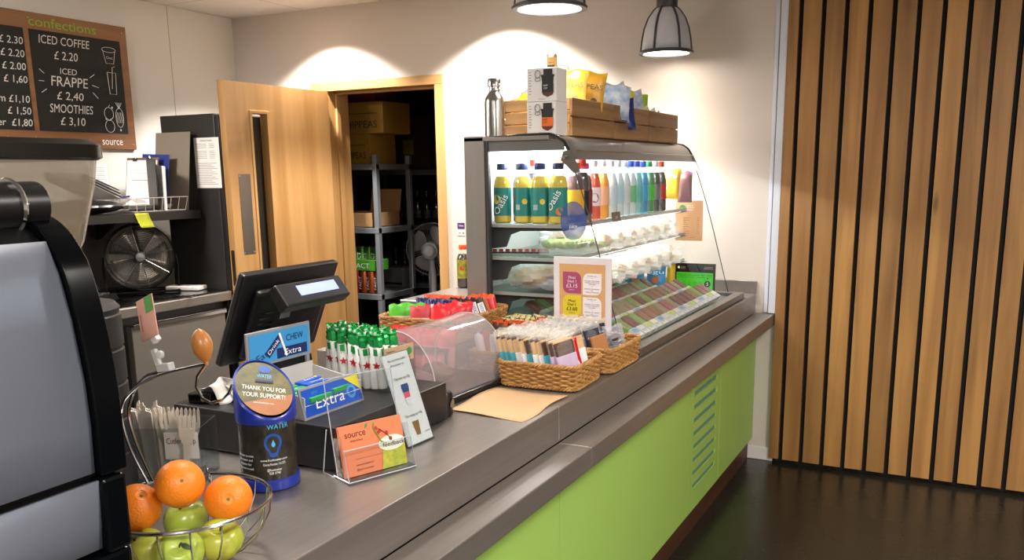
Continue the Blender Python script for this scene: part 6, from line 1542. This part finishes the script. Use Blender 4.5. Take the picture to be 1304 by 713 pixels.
def cupbox(z, rot, pic, txt, lab, dk):
    t = thing('cup_box', lab, 'box', (-1.36, 2.872, z), rot, 'white cup boxes on the display case')
    MB().bb((-.062, -.055, 0), (.050, .040, .113), mat('box_white', '#dfdcda', .45)).obj('carton', t, bevel=.0015)
    F = FR((0, -.0555, 0), (1, 0, 0), (0, 0, 1)); q = MB(); tr_ = mat('cup_shadow_brown', '#5a3328', .4)
    q.poly([(-.004, .030), (.040, .030), (.036, .022), (.018, .014), (.0, .022)], F, tr_, .0008); q.rect(-.004, .030, .040, .060, F, pic, .001); q.poly([(-.003, .060), (.039, .060), (.041, .082), (-.005, .082)], F, dk, .0012); q.rect(-.007, .082, .043, .089, F, dk, .0012); q.rect(.002, .089, .036, .108, F, dk, .001)
    q.text('KEEP', .008, F @ T(.010, .050, 0), INK if pic is not dk else WHITEINK, w=.016, lift=.002); q.text('CUP', .008, F @ T(.010, .041, 0), INK if pic is not dk else WHITEINK, w=.014, lift=.002)
    q.tube([(-.020 + .010 * math.cos(a * PI / 8), .092 + .013 * math.sin(a * PI / 8), .0012) for a in range(16)], .0016, GREY, 4, closed=True, X=F); q.tube([(-.020 + .010 * math.cos(a * PI / 8), .074 + .006 * math.sin(a * PI / 8), .0012) for a in range(16)], .0012, GREY, 4, closed=True, X=F)
    for k in range(9): q.rect(-.054, .025 + k * .009, -.046 + .003 * (k % 2), .0275 + k * .009, F, GREY, .0006)
    q.text('BREW', .006, F @ T(-.004, .006, 0), GREY, w=.024, lift=.001); q.obj('print', t)
cupbox(1.6575, 0, mat('cup_orange', '#e06a1c', .4), 'O', 'lower white cup box with an orange banded cup picture in front of the crate', INK)
cupbox(1.7712, 2, INK, 'B', 'upper white cup box with a black cup picture stacked on the lower box', INK)
t = thing('paper_pouch', 'small brown paper pouch standing on top of the upper white cup box', 'pouch', (-1.362, 2.90, 1.8845), (0, 0, -8)); m = MB(); pouch(m, .046, .052, .016, mat('brown_pouch', '#9a7136', .6, bump=.3), mat('brown_pouch_dark', '#7e5a2a', .6), None, None, seed=2, crimp=.2); m.obj('bag', t); MB().text('organic', .008, FR((0, -.009, .022), (1, 0, 0), (0, 0, 1)), INK, w=.03, lift=.001).rect(-.016, .002, .016, .016, FR((0, -.009, .0), (1, 0, 0), (0, 0, 1)), INK, .001).obj('print', t)
t = thing('steel_flask', 'brushed steel flask standing at the left end on top of the display case', 'flask', (-1.582, 2.872, 1.6575))
fl_ = mat('flask_steel', '#a9a7a5', .22, 1, var=.08, vscale=3, stretch=(30, 30, 1))
MB().lathe([(.033, 0), (.0365, .003), (.0365, .125), (.034, .140), (.022, .156), (.0195, .162), (.0195, .182), (0, .182)], fl_, 36).obj('body', t)
MB().lathe([(.0225, .178), (.024, .180), (.024, .204), (.022, .207), (0, .207)], fl_, 28).obj('cap', t)
MB().tube([(.024, 0, .185), (.031, 0, .188), (.033, 0, .178), (.028, 0, .168), (.020, 0, .166)], .002, CHROME, 6).tube([(.0205 * math.cos(a * PI / 10), .0205 * math.sin(a * PI / 10), .166) for a in range(20)], .002, CHROME, 6, closed=True).obj('cap_loop', t)
art = lambda w: [(-w * .25, .03, .014, mat('seed_art', '#5a3a18', .5)), (w * .22, .028, .014, mat('seed_art', '#5a3a18', .5))]
crispbag((-1.385, 3.10, 1.765), (-12, 3, 8), hb, 'ochre chickpea snack bag in front, leaning over the near crate corner', 'ochre bags in the near crate', .125, .145, 'HIPPEAS', INK, dots=art(.12))
crispbag((-1.365, 3.21, 1.765), (-12, 8, 20), hb, 'ochre chickpea snack bag just behind and right of the front one', 'ochre bags in the near crate', .13, .15, 'HIPPEAS', INK, dots=art(.12))
crispbag((-1.54, 3.03, 1.70), (-12, -12, -8), hb, 'ochre chickpea snack bag left of the white cup boxes', 'ochre bags in the near crate', .11, .125, 'HIPPEAS', INK, dots=art(.1))
gbag = mat('grey_green_bag', '#9aa39c', .4, bump=.5, bscale=30); bbg = mat('blue_white_bag', '#6f8fb8', .35, var=.6, vscale=30, col2='#d5dbe2', bump=.5, bscale=30); nbg = mat('navy_bag', '#232f6a', .35, bump=.5, bscale=30); wbg = mat('white_bag', '#d9d5cc', .45, bump=.5, bscale=30)
crispbag((-1.55, 3.12, 1.72), (-8, -16, -20), gbag, 'grey snack bag behind the left ochre bag', 'grey bags in the near crate', .10, .14)
crispbag((-1.44, 3.17, 1.79), (-8, -14, 5), gbag, 'grey snack bag with a pointed corner right of the upper cup box', 'grey bags in the near crate', .10, .145)
crispbag((-1.50, 3.24, 1.73), (-8, 6, 5), hb, 'ochre snack bag deep inside the near crate', 'ochre bags in the near crate', .12, .14)
crispbag((-1.43, 3.30, 1.775), (-5, 20, 25), nbg, 'navy blue snack bag sticking up highest from the crates', 'navy bags in the crates', .11, .12)
for k, (x, y, z, r_, m_, lb_) in enumerate(((-1.335, 3.44, 1.74, (-10, 6, 30), bbg, 'blue and white crisp bag leaning left in the middle crate'), (-1.35, 3.56, 1.75, (-6, -18, 40), bbg, 'blue and white crisp bag leaning right in the middle crate'), (-1.33, 3.52, 1.700, (-20, 0, 35), nbg, 'navy lower crisp bag hanging over the middle crate edge'), (-1.45, 3.50, 1.76, (0, 10, 20), bbg, 'blue and white crisp bag at the back of the middle crate'), (-1.42, 3.66, 1.75, (-6, 14, 30), mat('bright_yellow_bag', '#d8cf2a', .4, bump=.4), 'bright yellow bag peeping behind the blue bags'), (-1.36, 3.74, 1.735, (0, -10, 40), bbg, 'blue and white crisp bag at the far end of the middle crate'), (-1.40, 3.88, 1.73, (-4, 0, 40), mat('lime_small_bag', '#8fb83a', .4, bump=.4), 'lime green topped bag in the furthest crate'))):
    crispbag((x, y, z), r_, m_, lb_, 'bags in the middle crate', .12, .14)
sm = [wbg, mat('cream_bag', '#cfc391', .45, bump=.4), mat('taupe_bag', '#8f8272', .45, bump=.4)]
for k in range(8): crispbag((-1.365 + .012 * (k % 2), 3.84 + .045 * k, 1.715 - .003 * k), (-6, -16, 55 + 3 * k), sm[k % 3], '%s small upright sachet pack from the left in the furthest crate' % ORD[k], 'small packs in the furthest crate', .10, .10, dots=[(0, .05, .012, [INK, redf, GREY][k % 3])])
